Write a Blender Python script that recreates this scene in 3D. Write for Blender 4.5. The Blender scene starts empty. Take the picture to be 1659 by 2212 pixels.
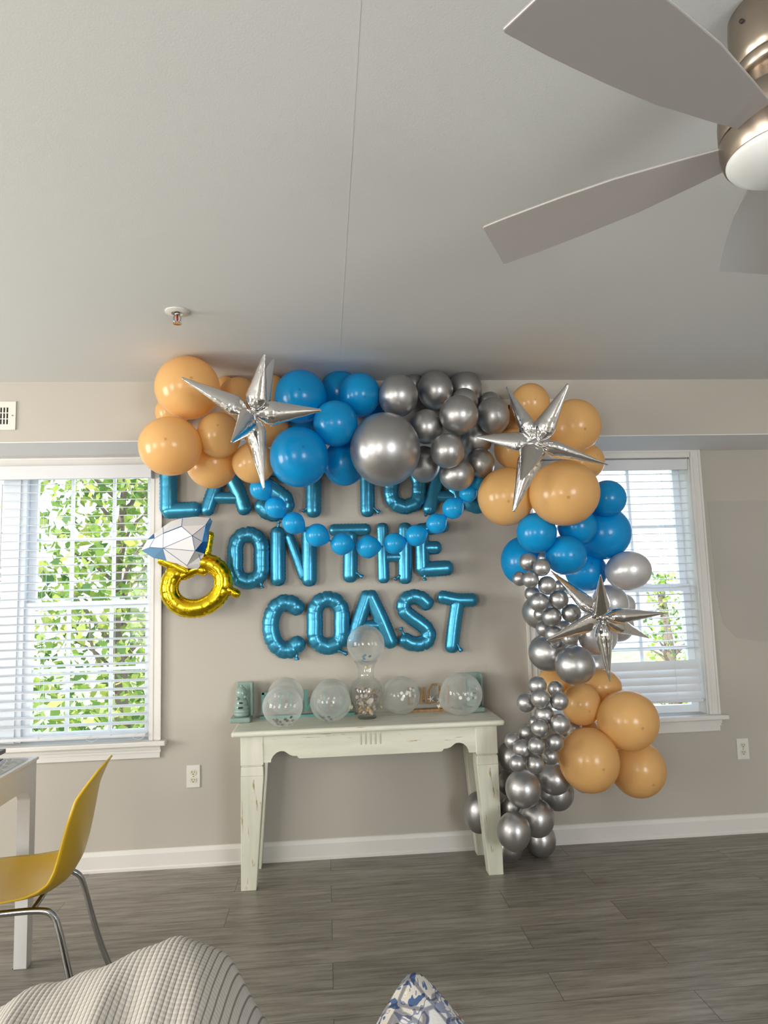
import bpy, bmesh, math, random
from math import sin, cos, pi, sqrt, radians
from mathutils import Vector, Matrix, Euler
random.seed(7)
SC = bpy.context.scene
# ---------------------------------------------------------------- camera
FPX = 1534.0
PIT, ROL, YAW = radians(6.44), radians(-1.69), radians(4.88)
CAM = Vector((0, -3.911, 1.374))
FW = Vector((sin(YAW)*cos(PIT), cos(YAW)*cos(PIT), sin(PIT)))
RI0 = Vector((cos(YAW), -sin(YAW), 0)); UP0 = RI0.cross(FW)
RI = RI0*cos(ROL) + UP0*sin(ROL); UP = -RI0*sin(ROL) + UP0*cos(ROL)
cd = bpy.data.cameras.new('camera'); cam = bpy.data.objects.new('camera', cd)
SC.collection.objects.link(cam); SC.camera = cam
cam.matrix_world = Matrix(((RI.x, UP.x, -FW.x, CAM.x), (RI.y, UP.y, -FW.y, CAM.y), (RI.z, UP.z, -FW.z, CAM.z), (0, 0, 0, 1)))
cd.sensor_fit = 'HORIZONTAL'; cd.sensor_width = 36; cd.lens = 36*FPX/1659; cd.clip_start = 0.05
# ---------------------------------------------------------------- world, sun, window portals, added area lights
W = bpy.data.worlds.new('world'); SC.world = W; W.use_nodes = True
wn = W.node_tree.nodes; wl = W.node_tree.links
bg = wn['Background']
tc = wn.new('ShaderNodeTexCoord'); sp = wn.new('ShaderNodeSeparateXYZ'); rp = wn.new('ShaderNodeValToRGB')
wl.new(tc.outputs['Generated'], sp.inputs[0]); wl.new(sp.outputs['Z'], rp.inputs[0]); wl.new(rp.outputs[0], bg.inputs[0])
rp.color_ramp.elements[0].position = 0.0; rp.color_ramp.elements[0].color = (0.84, 0.92, 1, 1)
rp.color_ramp.elements[1].position = 0.7; rp.color_ramp.elements[1].color = (0.55, 0.75, 1, 1)
bg.inputs[1].default_value = 2.5
def sun(direction, strength, col, ang):
    l = bpy.data.lights.new('sun', 'SUN'); l.energy = strength; l.color = col; l.angle = radians(ang)
    o = bpy.data.objects.new('sun', l); SC.collection.objects.link(o)
    o.rotation_euler = Vector(direction).to_track_quat('-Z', 'Y').to_euler()
sun((0.72, 0.16, -0.68), 6.0, (1, 0.95, 0.85), 1.0)
def area(loc, direction, w, h, energy, col, portal=False):
    l = bpy.data.lights.new('portal_or_added_light', 'AREA'); l.shape = 'RECTANGLE'; l.size = w; l.size_y = h
    l.energy = energy; l.color = col; l.cycles.is_portal = portal
    o = bpy.data.objects.new('portal_or_added_light', l); SC.collection.objects.link(o); o.location = loc
    o.rotation_euler = Vector(direction).to_track_quat('-Z', 'Y').to_euler()
XL, XR, YR, HC = -4.4, 3.5, -6.8, 2.44
# area lights added for assumed unseen windows; left and rear walls are solid
area((XL+0.10, -1.9, 1.35), (1, 0, 0), 1.3, 1.45, 88, (1, 0.97, 0.925))
area((XL+0.10, -4.6, 1.35), (1, 0, 0), 1.5, 1.45, 88, (1, 0.97, 0.925))
area((2.1, YR+0.10, 1.40), (0, 1, 0), 1.3, 1.35, 82, (0.93, 0.96, 1))
area((-2.2, YR+0.10, 1.40), (0, 1, 0), 1.3, 1.35, 55, (1, 0.97, 0.92))
area((-1.66, 0.14, 1.35), (0, -1, 0), 1.45, 1.4, 1, (1, 1, 1), True)
area((1.645, 0.14, 1.35), (0, -1, 0), 0.95, 1.4, 1, (1, 1, 1), True)
SC.view_settings.view_transform = 'Standard'; SC.view_settings.look = 'None'
SC.view_settings.exposure = 0.58; SC.view_settings.gamma = 1.0; SC.view_settings.use_curve_mapping = False
SC.cycles.max_bounces = 8; SC.cycles.transparent_max_bounces = 24; SC.cycles.sample_clamp_indirect = 6
SC.cycles.caustics_reflective = False; SC.cycles.caustics_refractive = False
# ---------------------------------------------------------------- helpers
COL = SC.collection
def at(x, y, Y):
    d = FW + RI*((x-829.5)/FPX) - UP*((y-1106.0)/FPX)
    return CAM + d*((Y-CAM.y)/d.y)
def atz(x, y, Z):
    d = FW + RI*((x-829.5)/FPX) - UP*((y-1106.0)/FPX)
    return CAM + d*((Z-CAM.z)/d.z)
def atd(x, y, D):
    return CAM + (FW + RI*((x-829.5)/FPX) - UP*((y-1106.0)/FPX))*D
def depth(P): return (P-CAM).dot(FW)
def prop(o, label=None, cat=None, group=None, kind=None):
    if label: o['label'] = label
    if cat: o['category'] = cat
    if group: o['group'] = group
    if kind: o['kind'] = kind
    return o
def root(name, loc, label, cat, group=None):
    o = bpy.data.objects.new(name, None); COL.objects.link(o); o.location = loc; o.empty_display_size = 0.05
    return prop(o, label, cat, group)
def wpos(o):
    p = Vector(o.location)
    while o.parent: o = o.parent; p += Vector(o.location)
    return p
def mk(name, vf, mat, parent=None, smooth=False, origin=None, auto=None):
    """vf = (verts, faces[, matidx]) in world space; the object's origin goes to its centre"""
    vs, fs = vf[0], vf[1]
    vs = [Vector(v) for v in vs]
    if origin is None:
        lo = [min(v[i] for v in vs) for i in range(3)]; hi = [max(v[i] for v in vs) for i in range(3)]
        origin = Vector([(a+b)/2 for a, b in zip(lo, hi)])
    origin = Vector(origin)
    me = bpy.data.meshes.new(name); me.from_pydata([v-origin for v in vs], [], fs)
    mats = mat if isinstance(mat, (list, tuple)) else [mat]
    for m in mats: me.materials.append(m)
    if len(vf) > 2: me.polygons.foreach_set('material_index', vf[2])
    bm = bmesh.new(); bm.from_mesh(me); bmesh.ops.recalc_face_normals(bm, faces=bm.faces)
    if smooth:
        for f in bm.faces: f.smooth = True
        if auto:
            for e in bm.edges:
                if len(e.link_faces) == 2 and e.calc_face_angle(0) > radians(auto): e.smooth = False
    bm.to_mesh(me); bm.free(); me.update()
    o = bpy.data.objects.new(name, me); COL.objects.link(o)
    if parent: o.parent = parent; o.location = origin - wpos(parent)
    else: o.location = origin
    return o
def bev(o, w, seg=2):
    m = o.modifiers.new('bevel', 'BEVEL'); m.width = w; m.segments = seg; m.limit_method = 'ANGLE'; return o
def join(*parts):
    V, F, I = [], [], []; 
    for k, p in enumerate(parts):
        n = len(V); V += list(p[0]); F += [[i+n for i in f] for f in p[1]]
        I += list(p[2]) if len(p) > 2 else [0]*len(p[1])
    return V, F, I
def tint(p, i): return (p[0], p[1], [i]*len(p[1]))
def box(x0, x1, y0, y1, z0, z1):
    v = [(x, y, z) for x in (x0, x1) for y in (y0, y1) for z in (z0, z1)]
    return v, [[0,1,3,2],[4,6,7,5],[0,4,5,1],[2,3,7,6],[0,2,6,4],[1,5,7,3]]
def taper(cx, cy, z0, z1, a0, b0, a1, b1, dx=0, dy=0):
    """box with half sizes a0,b0 at z0 and a1,b1 at z1"""
    v = []
    for z, a, b, ox, oy in ((z0, a0, b0, 0, 0), (z1, a1, b1, dx, dy)):
        v += [(cx+ox-a, cy+oy-b, z), (cx+ox+a, cy+oy-b, z), (cx+ox+a, cy+oy+b, z), (cx+ox-a, cy+oy+b, z)]
    return v, [[0,3,2,1],[4,5,6,7],[0,1,5,4],[1,2,6,5],[2,3,7,6],[3,0,4,7]]
def xf(p, M):
    return ([M @ Vector(v) for v in p[0]],) + tuple(p[1:])
def lathe(prof, n=32, c=(0, 0, 0), cap=True):
    """prof: (radius, z) pairs, revolved round z through c"""
    V, F = [], []
    for r, z in prof:
        for k in range(n):
            a = 2*pi*k/n; V.append((c[0]+r*cos(a), c[1]+r*sin(a), c[2]+z))
    for i in range(len(prof)-1):
        for k in range(n):
            k2 = (k+1) % n; F.append([i*n+k, i*n+k2, (i+1)*n+k2, (i+1)*n+k])
    if cap:
        if prof[0][0] > 1e-6: F.append([k for k in range(n)][::-1])
        if prof[-1][0] > 1e-6: F.append([(len(prof)-1)*n+k for k in range(n)])
    return V, F
def tube(pts, r, n=10, cap=True):
    pts = [Vector(p) for p in pts]; V, F = [], []; prev = None
    for i, p in enumerate(pts):
        t = (pts[min(i+1, len(pts)-1)] - pts[max(i-1, 0)]).normalized()
        if prev is None:
            a = t.cross(Vector((0, 0, 1)));  a = a if a.length > .05 else t.cross(Vector((1, 0, 0)))
        else: a = prev - t*prev.dot(t)
        a.normalize(); b = t.cross(a); prev = a
        rr = r(i/(len(pts)-1)) if callable(r) else r
        for k in range(n):
            q = 2*pi*k/n; V.append(p + a*(cos(q)*rr) + b*(sin(q)*rr))
    for i in range(len(pts)-1):
        for k in range(n):
            k2 = (k+1) % n; F.append([i*n+k, i*n+k2, (i+1)*n+k2, (i+1)*n+k])
    if cap: F.append(list(range(n))[::-1]); F.append([(len(pts)-1)*n+k for k in range(n)])
    return V, F
def smoothpath(pts, n=8):
    """Catmull-Rom through pts"""
    pts = [Vector(p) for p in pts]
    P = [pts[0]*2-pts[1]] + pts + [pts[-1]*2-pts[-2]]; out = []
    for i in range(1, len(P)-2):
        for k in range(n):
            t = k/n; a, b, c, d = P[i-1], P[i], P[i+1], P[i+2]
            out.append(0.5*((2*b) + (c-a)*t + (2*a-5*b+4*c-d)*t*t + (3*b-a-3*c+d)*t**3))
    out.append(pts[-1]); return out
def extr(outer, holes, y0, y1, lift=None):
    """2D polygon (x,z) with holes, extruded from y0 to y1"""
    cu = bpy.data.curves.new('tmp', 'CURVE'); cu.dimensions = '2D'; cu.fill_mode = 'BOTH'; cu.extrude = abs(y1-y0)/2
    for poly in [outer]+list(holes):
        s = cu.splines.new('POLY'); s.points.add(len(poly)-1); s.use_cyclic_u = True
        for i, (x, z) in enumerate(poly): s.points[i].co = (x, z, 0, 1)
    ob = bpy.data.objects.new('tmp', cu); COL.objects.link(ob)
    dg = bpy.context.evaluated_depsgraph_get(); me = bpy.data.meshes.new_from_object(ob.evaluated_get(dg))
    V = [(v.co.x, (y0+y1)/2 + v.co.z, v.co.y) for v in me.vertices]; F = [list(p.vertices) for p in me.polygons]
    bpy.data.objects.remove(ob); bpy.data.curves.remove(cu); bpy.data.meshes.remove(me)
    return V, F
def sphere(c, r, nu=16, nv=10, sc=(1, 1, 1)):
    prof = [(max(0.0005, sin(pi*i/nv)), -cos(pi*i/nv)) for i in range(nv+1)]
    v, f = lathe(prof, nu); return [(c[0]+x*r*sc[0], c[1]+y*r*sc[1], c[2]+z*r*sc[2]) for x, y, z in v], f
# ---------------------------------------------------------------- materials
def mat(name, base, rough=0.5, metal=0.0, **k):
    m = bpy.data.materials.new(name); m.use_nodes = True; b = m.node_tree.nodes['Principled BSDF']
    b.inputs['Base Color'].default_value = (*base, 1); b.inputs['Roughness'].default_value = rough
    b.inputs['Metallic'].default_value = metal
    for kk, v in k.items(): b.inputs[kk.replace('_', ' ')].default_value = v
    return m
def nodes(m): return m.node_tree.nodes, m.node_tree.links, m.node_tree.nodes['Principled BSDF']
def noise(m, scale, detail=3, coords='Object', sc=(1, 1, 1), rough=.5, dist=0.0):
    n, l, b = nodes(m); t = n.new('ShaderNodeTexCoord'); mp = n.new('ShaderNodeMapping'); mp.inputs['Scale'].default_value = sc
    x = n.new('ShaderNodeTexNoise'); x.inputs['Scale'].default_value = scale; x.inputs['Detail'].default_value = detail
    x.inputs['Roughness'].default_value = rough; x.inputs['Distortion'].default_value = dist
    l.new(t.outputs[coords], mp.inputs[0]); l.new(mp.outputs[0], x.inputs['Vector']); return x
def ramp(m, src, stops):
    n, l, b = nodes(m); r = n.new('ShaderNodeValToRGB'); e = r.color_ramp.elements
    while len(e) < len(stops): e.new(0.5)
    for i, (p, c) in enumerate(stops): e[i].position = p; e[i].color = (*c, 1) if len(c) == 3 else c
    l.new(src, r.inputs[0]); return r
def bump(m, src, strength, dist=0.01):
    n, l, b = nodes(m); q = n.new('ShaderNodeBump'); q.inputs['Strength'].default_value = strength; q.inputs['Distance'].default_value = dist
    l.new(src, q.inputs['Height']); l.new(q.outputs[0], b.inputs['Normal']); return q
def mixc(m, fac, a, c):
    n, l, b = nodes(m); x = n.new('ShaderNodeMix'); x.data_type = 'RGBA'
    for s, v in ((0, fac), (6, a), (7, c)):
        if isinstance(v, (float, int)): x.inputs[s].default_value = v
        elif isinstance(v, tuple): x.inputs[s].default_value = (*v, 1)
        else: l.new(v, x.inputs[s])
    return x.outputs[2]
def math_(m, op, a, b_=0.0):
    n, l, b = nodes(m); x = n.new('ShaderNodeMath'); x.operation = op
    for i, v in enumerate((a, b_)):
        if isinstance(v, (float, int)): x.inputs[i].default_value = v
        else: l.new(v, x.inputs[i])
    return x.outputs[0]

M_WALL = mat('wall_paint', (0.46, 0.427, 0.372), 0.75)
x = noise(M_WALL, 260, 2); bump(M_WALL, x.outputs[0], 0.12, 0.002)
M_CEIL = mat('ceiling_paint', (0.655, 0.67, 0.66), 0.7)
x = noise(M_CEIL, 220, 2); bump(M_CEIL, x.outputs[0], 0.1, 0.002)
M_TRIM = mat('white_trim_paint', (0.70, 0.68, 0.64), 0.35)
M_VINYL = mat('white_window_vinyl', (0.76, 0.80, 0.85), 0.35)
M_SLAT = mat('white_blind_slat', (0.78, 0.79, 0.80), 0.4)
_n, _l, _b = nodes(M_SLAT); _t = _n.new('ShaderNodeBsdfTranslucent'); _t.inputs[0].default_value = (.8, .82, .84, 1); _m = _n.new('ShaderNodeMixShader'); _m.inputs[0].default_value = .18
_l.new(_b.outputs[0], _m.inputs[1]); _l.new(_t.outputs[0], _m.inputs[2]); _l.new(_m.outputs[0], _n['Material Output'].inputs[0])
def latex(name, base, dot=True, trans=0.35, rough=0.22):
    m = mat(name, base, rough); n, l, b = nodes(m)
    if dot:
        t = n.new('ShaderNodeTexCoord'); s = n.new('ShaderNodeSeparateXYZ'); l.new(t.outputs['Object'], s.inputs[0])
        r = ramp(m, math_(m, 'ADD', s.outputs['Y'], 1.0), [(0.0, tuple(c*0.45 for c in base)), (0.0016, tuple(c*0.62 for c in base)), (0.0034, base)])
        l.new(r.outputs[0], b.inputs['Base Color'])
    tr = n.new('ShaderNodeBsdfTranslucent'); tr.inputs[0].default_value = (*[min(1, c*1.25) for c in base], 1)
    mx = n.new('ShaderNodeMixShader'); mx.inputs[0].default_value = trans
    o = n['Material Output']; l.new(b.outputs[0], mx.inputs[1]); l.new(tr.outputs[0], mx.inputs[2]); l.new(mx.outputs[0], o.inputs[0])
    return m
M_PEACH = latex('peach_latex', (0.83, 0.53, 0.215))
M_BLUE = latex('blue_latex', (0.005, 0.36, 0.72))
M_MINIBLUE = latex('bright_blue_latex', (0.015, 0.44, 0.80))
M_SILVER = mat('satin_silver_latex', (0.44, 0.435, 0.43), 0.35, 0.85)
M_PALE = mat('pale_silver_latex', (0.62, 0.61, 0.62), 0.32, 0.5)
M_TEAL = mat('teal_foil', (0.045, 0.27, 0.43), 0.30, 0.65)
x = noise(M_TEAL, 16, 2); bump(M_TEAL, x.outputs[0], 0.16, 0.01)
M_FOIL = mat('silver_foil', (0.80, 0.79, 0.78), 0.10, 1.0)
x = noise(M_FOIL, 16, 2); bump(M_FOIL, x.outputs[0], 0.35, 0.01)
M_GOLD = mat('gold_foil', (0.80, 0.56, 0.02), 0.14, 1.0)
x = noise(M_GOLD, 20, 2); bump(M_GOLD, x.outputs[0], 0.35, 0.01)
M_GEM = mat('pearl_white_foil', (0.80, 0.79, 0.80), 0.25, 0.15)
M_GEMBLUE = mat('blue_foil_print', (0.03, 0.16, 0.42), 0.2, 0.6)
M_GEMSKY = mat('sky_blue_foil_print', (0.22, 0.45, 0.72), 0.2, 0.5)
M_NICKEL = mat('brushed_nickel', (0.40, 0.335, 0.27), 0.28, 1.0)
M_CHROME = mat('chrome', (0.45, 0.45, 0.46), 0.08, 1.0)
M_BLADE = mat('silver_grey_blade', (0.44, 0.42, 0.41), 0.30, 0.3)
M_DOME = mat('frosted_glass_dome', (0.74, 0.76, 0.75), 0.35)
M_BLACK = mat('black_void', (0.01, 0.01, 0.01), 0.6)
M_DARK = mat('dark_slot', (0.02, 0.018, 0.015), 0.6)
M_PLASTIC = mat('white_plastic', (0.68, 0.67, 0.61), 0.3)
M_IVORY = mat('ivory_plastic', (0.62, 0.60, 0.46), 0.3)
M_YELLOW = mat('yellow_plastic', (0.68, 0.43, 0.018), 0.35)
M_WHITELAQ = mat('white_lacquer', (0.68, 0.68, 0.68), 0.25)
M_RED = mat('red_valve', (0.25, 0.005, 0.01), 0.4)
M_SAGE = mat('sage_glazed_ceramic', (0.24, 0.335, 0.29), 0.12)
M_SIGN = mat('teal_painted_wood', (0.13, 0.34, 0.31), 0.5)
M_DRIFT = mat('driftwood', (0.36, 0.20, 0.085), 0.7)
x = noise(M_DRIFT, 40, 3, sc=(1, 1, .3)); r = ramp(M_DRIFT, x.outputs[0], [(.3, (.26, .13, .05)), (.7, (.46, .28, .13))]); nodes(M_DRIFT)[1].new(r.outputs[0], nodes(M_DRIFT)[2].inputs['Base Color'])
M_STARFISH = mat('white_starfish', (0.78, 0.77, 0.74), 0.6)
M_SHELLW = mat('white_shell', (0.72, 0.66, 0.58), 0.4)
x = noise(M_SHELLW, 40, 3); r = ramp(M_SHELLW, x.outputs[0], [(.35, (.42, .33, .27)), (.6, (.76, .70, .62))]); nodes(M_SHELLW)[1].new(r.outputs[0], nodes(M_SHELLW)[2].inputs['Base Color'])
M_SHELLT = mat('tan_shell', (0.60, 0.44, 0.27), 0.4)
M_SHELLG = mat('grey_shell', (0.30, 0.27, 0.26), 0.4)
M_CREAMKNOT = mat('cream_latex_knot', (0.72, 0.68, 0.42), 0.4)
M_CONFETTI = mat('silver_confetti', (0.09, 0.085, 0.08), 0.5)
M_BLUECONF = mat('blue_grey_confetti', (0.10, 0.24, 0.32), 0.5)
# console paint: cream green, worn in streaks along the boards
def worn(name, sc):
    m = mat(name, (0.6, 0.63, 0.47), 0.42); n, l, b = nodes(m)
    x = noise(m, 7, 5, sc=sc, rough=.6, dist=.3); y = noise(m, 3, 3, sc=sc)
    a = ramp(m, y.outputs[0], [(.3, (.62, .63, .50)), (.7, (.76, .74, .64))])
    c = ramp(m, x.outputs[0], [(.625, (0, 0, 0)), (.69, (1, 1, 1))])
    o = mixc(m, c.outputs[0], a.outputs[0], (.40, .29, .13)); l.new(o, b.inputs['Base Color']); return m
M_WORNH = worn('worn_cream_green_paint', (1, 8, 8)); M_WORNV = worn('worn_cream_green_paint_upright', (8, 8, 1))
# plank floor
M_FLOOR = mat('grey_vinyl_plank', (0.15, 0.13, 0.105), 0.33); n, l, b = nodes(M_FLOOR)
t = n.new('ShaderNodeTexCoord'); br = n.new('ShaderNodeTexBrick'); br.offset = 0.37; br.offset_frequency = 2
br.inputs['Scale'].default_value = 1; br.inputs['Brick Width'].default_value = 1.22; br.inputs['Row Height'].default_value = 0.178
br.inputs['Mortar Size'].default_value = 0.0012; br.inputs['Mortar Smooth'].default_value = 0.3
br.inputs['Color1'].default_value = (0, 0, 0, 1); br.inputs['Color2'].default_value = (1, 1, 1, 1); br.inputs['Mortar'].default_value = (.5, .5, .5, 1)
l.new(t.outputs['Object'], br.inputs['Vector'])
va = n.new('ShaderNodeVectorMath'); va.operation = 'ADD'; vs = n.new('ShaderNodeVectorMath'); vs.operation = 'SCALE'; vs.inputs[3].default_value = 7
l.new(br.outputs['Color'], vs.inputs[0]); l.new(t.outputs['Object'], va.inputs[0]); l.new(vs.outputs[0], va.inputs[1])
mp = n.new('ShaderNodeMapping'); mp.inputs['Scale'].default_value = (1.5, 17, 1); l.new(va.outputs[0], mp.inputs[0])
g1 = n.new('ShaderNodeTexNoise'); g1.inputs['Scale'].default_value = 2.6; g1.inputs['Detail'].default_value = 7; g1.inputs['Roughness'].default_value = .68; l.new(mp.outputs[0], g1.inputs['Vector'])
r1 = ramp(M_FLOOR, g1.outputs[0], [(.3, (.14, .122, .10)), (.47, (.25, .224, .188)), (.6, (.325, .295, .252)), (.78, (.43, .40, .35))])
pl = mixc(M_FLOOR, 0.22, r1.outputs[0], br.outputs['Color']); sc_ = n.new('ShaderNodeMix'); sc_.data_type = 'RGBA'; sc_.blend_type = 'MULTIPLY'; sc_.inputs[0].default_value = 0.22
l.new(r1.outputs[0], sc_.inputs[6]); l.new(br.outputs['Color'], sc_.inputs[7])
mo = mixc(M_FLOOR, br.outputs['Fac'], sc_.outputs[2], (.04, .034, .028)); l.new(mo, b.inputs['Base Color'])
bump(M_FLOOR, g1.outputs[0], 0.12, 0.004)
rr = ramp(M_FLOOR, g1.outputs[0], [(.3, (.42, .42, .42)), (.8, (.28, .28, .28))]); l.new(rr.outputs[0], b.inputs['Roughness'])
def thin(name, tintc, alpha, rough=0.03, milk=0.0, milkc=(1, 1, 1), edge=1.0):
    """thin clear film or pane: transparent, a share of milky scatter, fresnel gloss"""
    m = bpy.data.materials.new(name); m.use_nodes = True; n = m.node_tree.nodes; l = m.node_tree.links; n.clear()
    o = n.new('ShaderNodeOutputMaterial'); t = n.new('ShaderNodeBsdfTransparent'); t.inputs[0].default_value = (*tintc, 1)
    g = n.new('ShaderNodeBsdfGlossy'); g.inputs['Roughness'].default_value = rough
    fw = n.new('ShaderNodeLayerWeight'); fw.inputs[0].default_value = .5; fp = n.new('ShaderNodeMath'); fp.operation = 'POWER'; fp.inputs[1].default_value = 4; fr = n.new('ShaderNodeMath'); fr.operation = 'MULTIPLY_ADD'; fr.inputs[1].default_value = .45; fr.inputs[2].default_value = (alpha-1)**2/(alpha+1)**2; l.new(fw.outputs['Facing'], fp.inputs[0]); l.new(fp.outputs[0], fr.inputs[0])
    d = n.new('ShaderNodeBsdfDiffuse'); d.inputs[0].default_value = (*milkc, 1)
    tl = n.new('ShaderNodeBsdfTranslucent'); tl.inputs[0].default_value = (*milkc, 1)
    dm = n.new('ShaderNodeMixShader'); dm.inputs[0].default_value = .5; l.new(d.outputs[0], dm.inputs[1]); l.new(tl.outputs[0], dm.inputs[2])
    lw = n.new('ShaderNodeLayerWeight'); lw.inputs[0].default_value = .35
    mu = n.new('ShaderNodeMath'); mu.operation = 'MULTIPLY_ADD'; mu.inputs[1].default_value = edge*milk*2.5; mu.inputs[2].default_value = milk; mu.use_clamp = True
    l.new(lw.outputs['Facing'], mu.inputs[0])
    m1 = n.new('ShaderNodeMixShader'); l.new(mu.outputs[0], m1.inputs[0]); l.new(t.outputs[0], m1.inputs[1]); l.new(dm.outputs[0], m1.inputs[2])
    m2 = n.new('ShaderNodeMixShader'); l.new(fr.outputs[0], m2.inputs[0]); l.new(m1.outputs[0], m2.inputs[1]); l.new(g.outputs[0], m2.inputs[2])
    l.new(m2.outputs[0], o.inputs[0]); return m
M_PANE = thin('window_glass', (.97, .985, 1), 1.25)
M_CLEARB = thin('frosted_clear_latex', (.97, .98, .97), 1.42, 0.05, 0.16, (.88, .9, .88))
M_GLASS = thin('vase_glass', (.985, .99, .985), 1.5, 0.02, 0.01, (.7, .75, .72))
M_PLASTICBAG = thin('clear_plastic_film', (.95, .95, .95), 1.5, 0.08, 0.25, (.9, .9, .9))
# ================================================================ THE ROOM
floor = mk('floor', box(XL-.1, XR+.1, YR-.1, 0.0, -.08, 0), M_FLOOR, origin=(0, 0, 0)); prop(floor, kind='structure')
# ceiling with the faint ridge of a drywall joint
prop(mk('ceiling', join(box(XL-.1, XR+.1, YR-.1, .12, HC, HC+.12), box(.0835, .0865, -4.4, -.42, HC-.00032, HC+.001)), M_CEIL), kind='structure')
WZ0, WZ1 = .645, 2.10
L0, L1, R0, R1 = -2.392, -.928, 1.165, 2.122
def rect(a, b_, c, d): return [(a, c), (b_, c), (b_, d), (a, d)]
wb = mk('wall_back', extr(rect(XL, XR, 0, HC), [rect(L0, L1, WZ0, WZ1), rect(R0, R1, WZ0, WZ1)], 0, .15), M_WALL); prop(wb, kind='structure')
prop(mk('wall_upper', box(XL, XR, -.42, 0, 2.144, HC), M_WALL), kind='structure')
prop(mk('trim_1', box(XL, XR, -.4185, 0, 2.1405, 2.144), mat('soffit_white', (.80, .80, .80), .6)), 'white underside of the bulkhead above both windows', kind='structure')  # separate underside sheet, whiter than the bulkhead face
prop(mk('wall_left', box(XL-.1, XL, YR, 0, 0, HC), M_WALL), kind='structure')
prop(mk('wall_right', box(XR, XR+.1, YR, 0, 0, HC), M_WALL), kind='structure')
prop(mk('wall_rear', box(XL-.1, XR+.1, YR-.1, YR, 0, HC), M_WALL), kind='structure')
# repainted patch of wall right of the window: a thin coat with a wavy edge
pw = [(2.215, 1.84)] + [(2.215+.06*i, 1.842+.006*sin(i*1.9)+.004*sin(i*4.3)) for i in range(1, 12)] + [(2.9, 1.845), (2.9, 1.03), (2.45, 1.035), (2.32, 1.06), (2.25, 1.14), (2.225, 1.3)]
M_PATCH = mat('wall_paint_touch_up', (0.42, 0.392, 0.35), 0.75)
o = mk('wall_patch', extr(pw, [], -.0012, 0), M_PATCH, wb); prop(o, 'slightly darker touched up paint patch with a wavy edge')
def baseprof(x0, x1):
    pr = [(0, 0), (-.018, 0), (-.018, .012), (-.013, .018), (-.013, .078), (-.009, .088), (-.005, .096), (0, .099)]
    n = len(pr); V = [(x, y, z) for x in (x0, x1) for y, z in pr]
    return V, [list(range(n)), list(range(n, 2*n))[::-1]] + [[i, (i+1) % n, n+(i+1) % n, n+i] for i in range(n)]
prop(mk('baseboard_back', baseprof(XL, XR), M_TRIM), kind='structure')
def window(name, x0, x1, twin, lab):
    cas = .058
    w = mk(name, join(box(x0-cas, x0+.002, -.017, 0, WZ0, WZ1+.042), box(x1-.002, x1+cas, -.017, 0, WZ0, WZ1+.042), box(x0, x1, -.017, 0, WZ1, WZ1+.042),
        box(x0-cas, x0-cas+.012, -.023, -.016, WZ0, WZ1+.042), box(x1+cas-.012, x1+cas, -.023, -.016, WZ0, WZ1+.042), box(x1+.012, x1+.018, -.020, -.016, WZ0, WZ1), box(x0-.018, x0-.012, -.020, -.016, WZ0, WZ1),
        box(x0, x1, -.023, -.016, WZ1+.030, WZ1+.042),
        box(x0-.004, x0+.008, 0, .14, WZ0, WZ1), box(x1-.008, x1+.004, 0, .14, WZ0, WZ1), box(x0, x1, 0, .14, WZ1-.008, WZ1+.004)), M_TRIM)
    prop(w, lab, kind='structure')
    sill = mk('window_sill', join(box(x0-cas-.03, x1+cas+.03, -.055, .14, WZ0-.026, WZ0-.001)), M_TRIM, w); bev(sill, .006, 3)
    mk('apron', join(box(x0-cas+.005, x1+cas-.005, -.014, 0, WZ0-.09, WZ0-.026), box(x0-cas, x1+cas, -.028, 0, WZ0-.045, WZ0-.026), box(x0-cas, x1+cas, -.019, 0, WZ0-.062, WZ0-.045)), M_TRIM, w)
    bays = [(x0+.008, (x0+x1)/2-.05), ((x0+x1)/2+.05, x1-.008)] if twin else [(x0+.008, x1-.008)]
    if twin: mk('mullion', join(box((x0+x1)/2-.05, (x0+x1)/2+.05, .07, .15, WZ0, WZ1), box((x0+x1)/2-.02, (x0+x1)/2+.02, .062, .07, WZ0, WZ1)), M_VINYL, w)
    zm = 1.352
    for a, b_ in bays:
        for z0, z1, yy in ((WZ0+.0, zm+.02, .085), (zm-.02, WZ1-.008, .115)):
            f = .042; parts = [box(a, a+f, yy, yy+.028, z0, z1), box(b_-f, b_, yy, yy+.028, z0, z1), box(a+f, b_-f, yy, yy+.028, z0, z0+f), box(a+f, b_-f, yy, yy+.028, z1-f, z1)]
            s = mk('sash', join(*parts), M_VINYL, w)
            g = [box(a+(b_-a)*k/3-.009, a+(b_-a)*k/3+.009, yy+.006, yy+.022, z0+f, z1-f) for k in (1, 2)] + [box(a+f, b_-f, yy+.0065, yy+.0215, (z0+z1)/2-.009, (z0+z1)/2+.009)]
            mk('muntin_grille', join(*g), M_VINYL, s)
            mk('glass_pane', box(a+f, b_-f, yy+.012, yy+.014, z0+f, z1-f), M_PANE, s)
            if yy < .1:
                for fx in (.3, .72): mk('sash_lock', join(box(a+(b_-a)*fx-.03, a+(b_-a)*fx+.03, yy-.0, yy+.028, z1, z1+.008), box(a+(b_-a)*fx-.022, a+(b_-a)*fx+.004, yy-.004, yy+.02, z1+.008, z1+.015)), M_VINYL, s)
    return w
window('window_1', L0, L1, True, 'wide white cased twin window at the left with foliage outside')
window('window_2', R0, R1, False, 'white cased single window at the right behind the balloon column')
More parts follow.
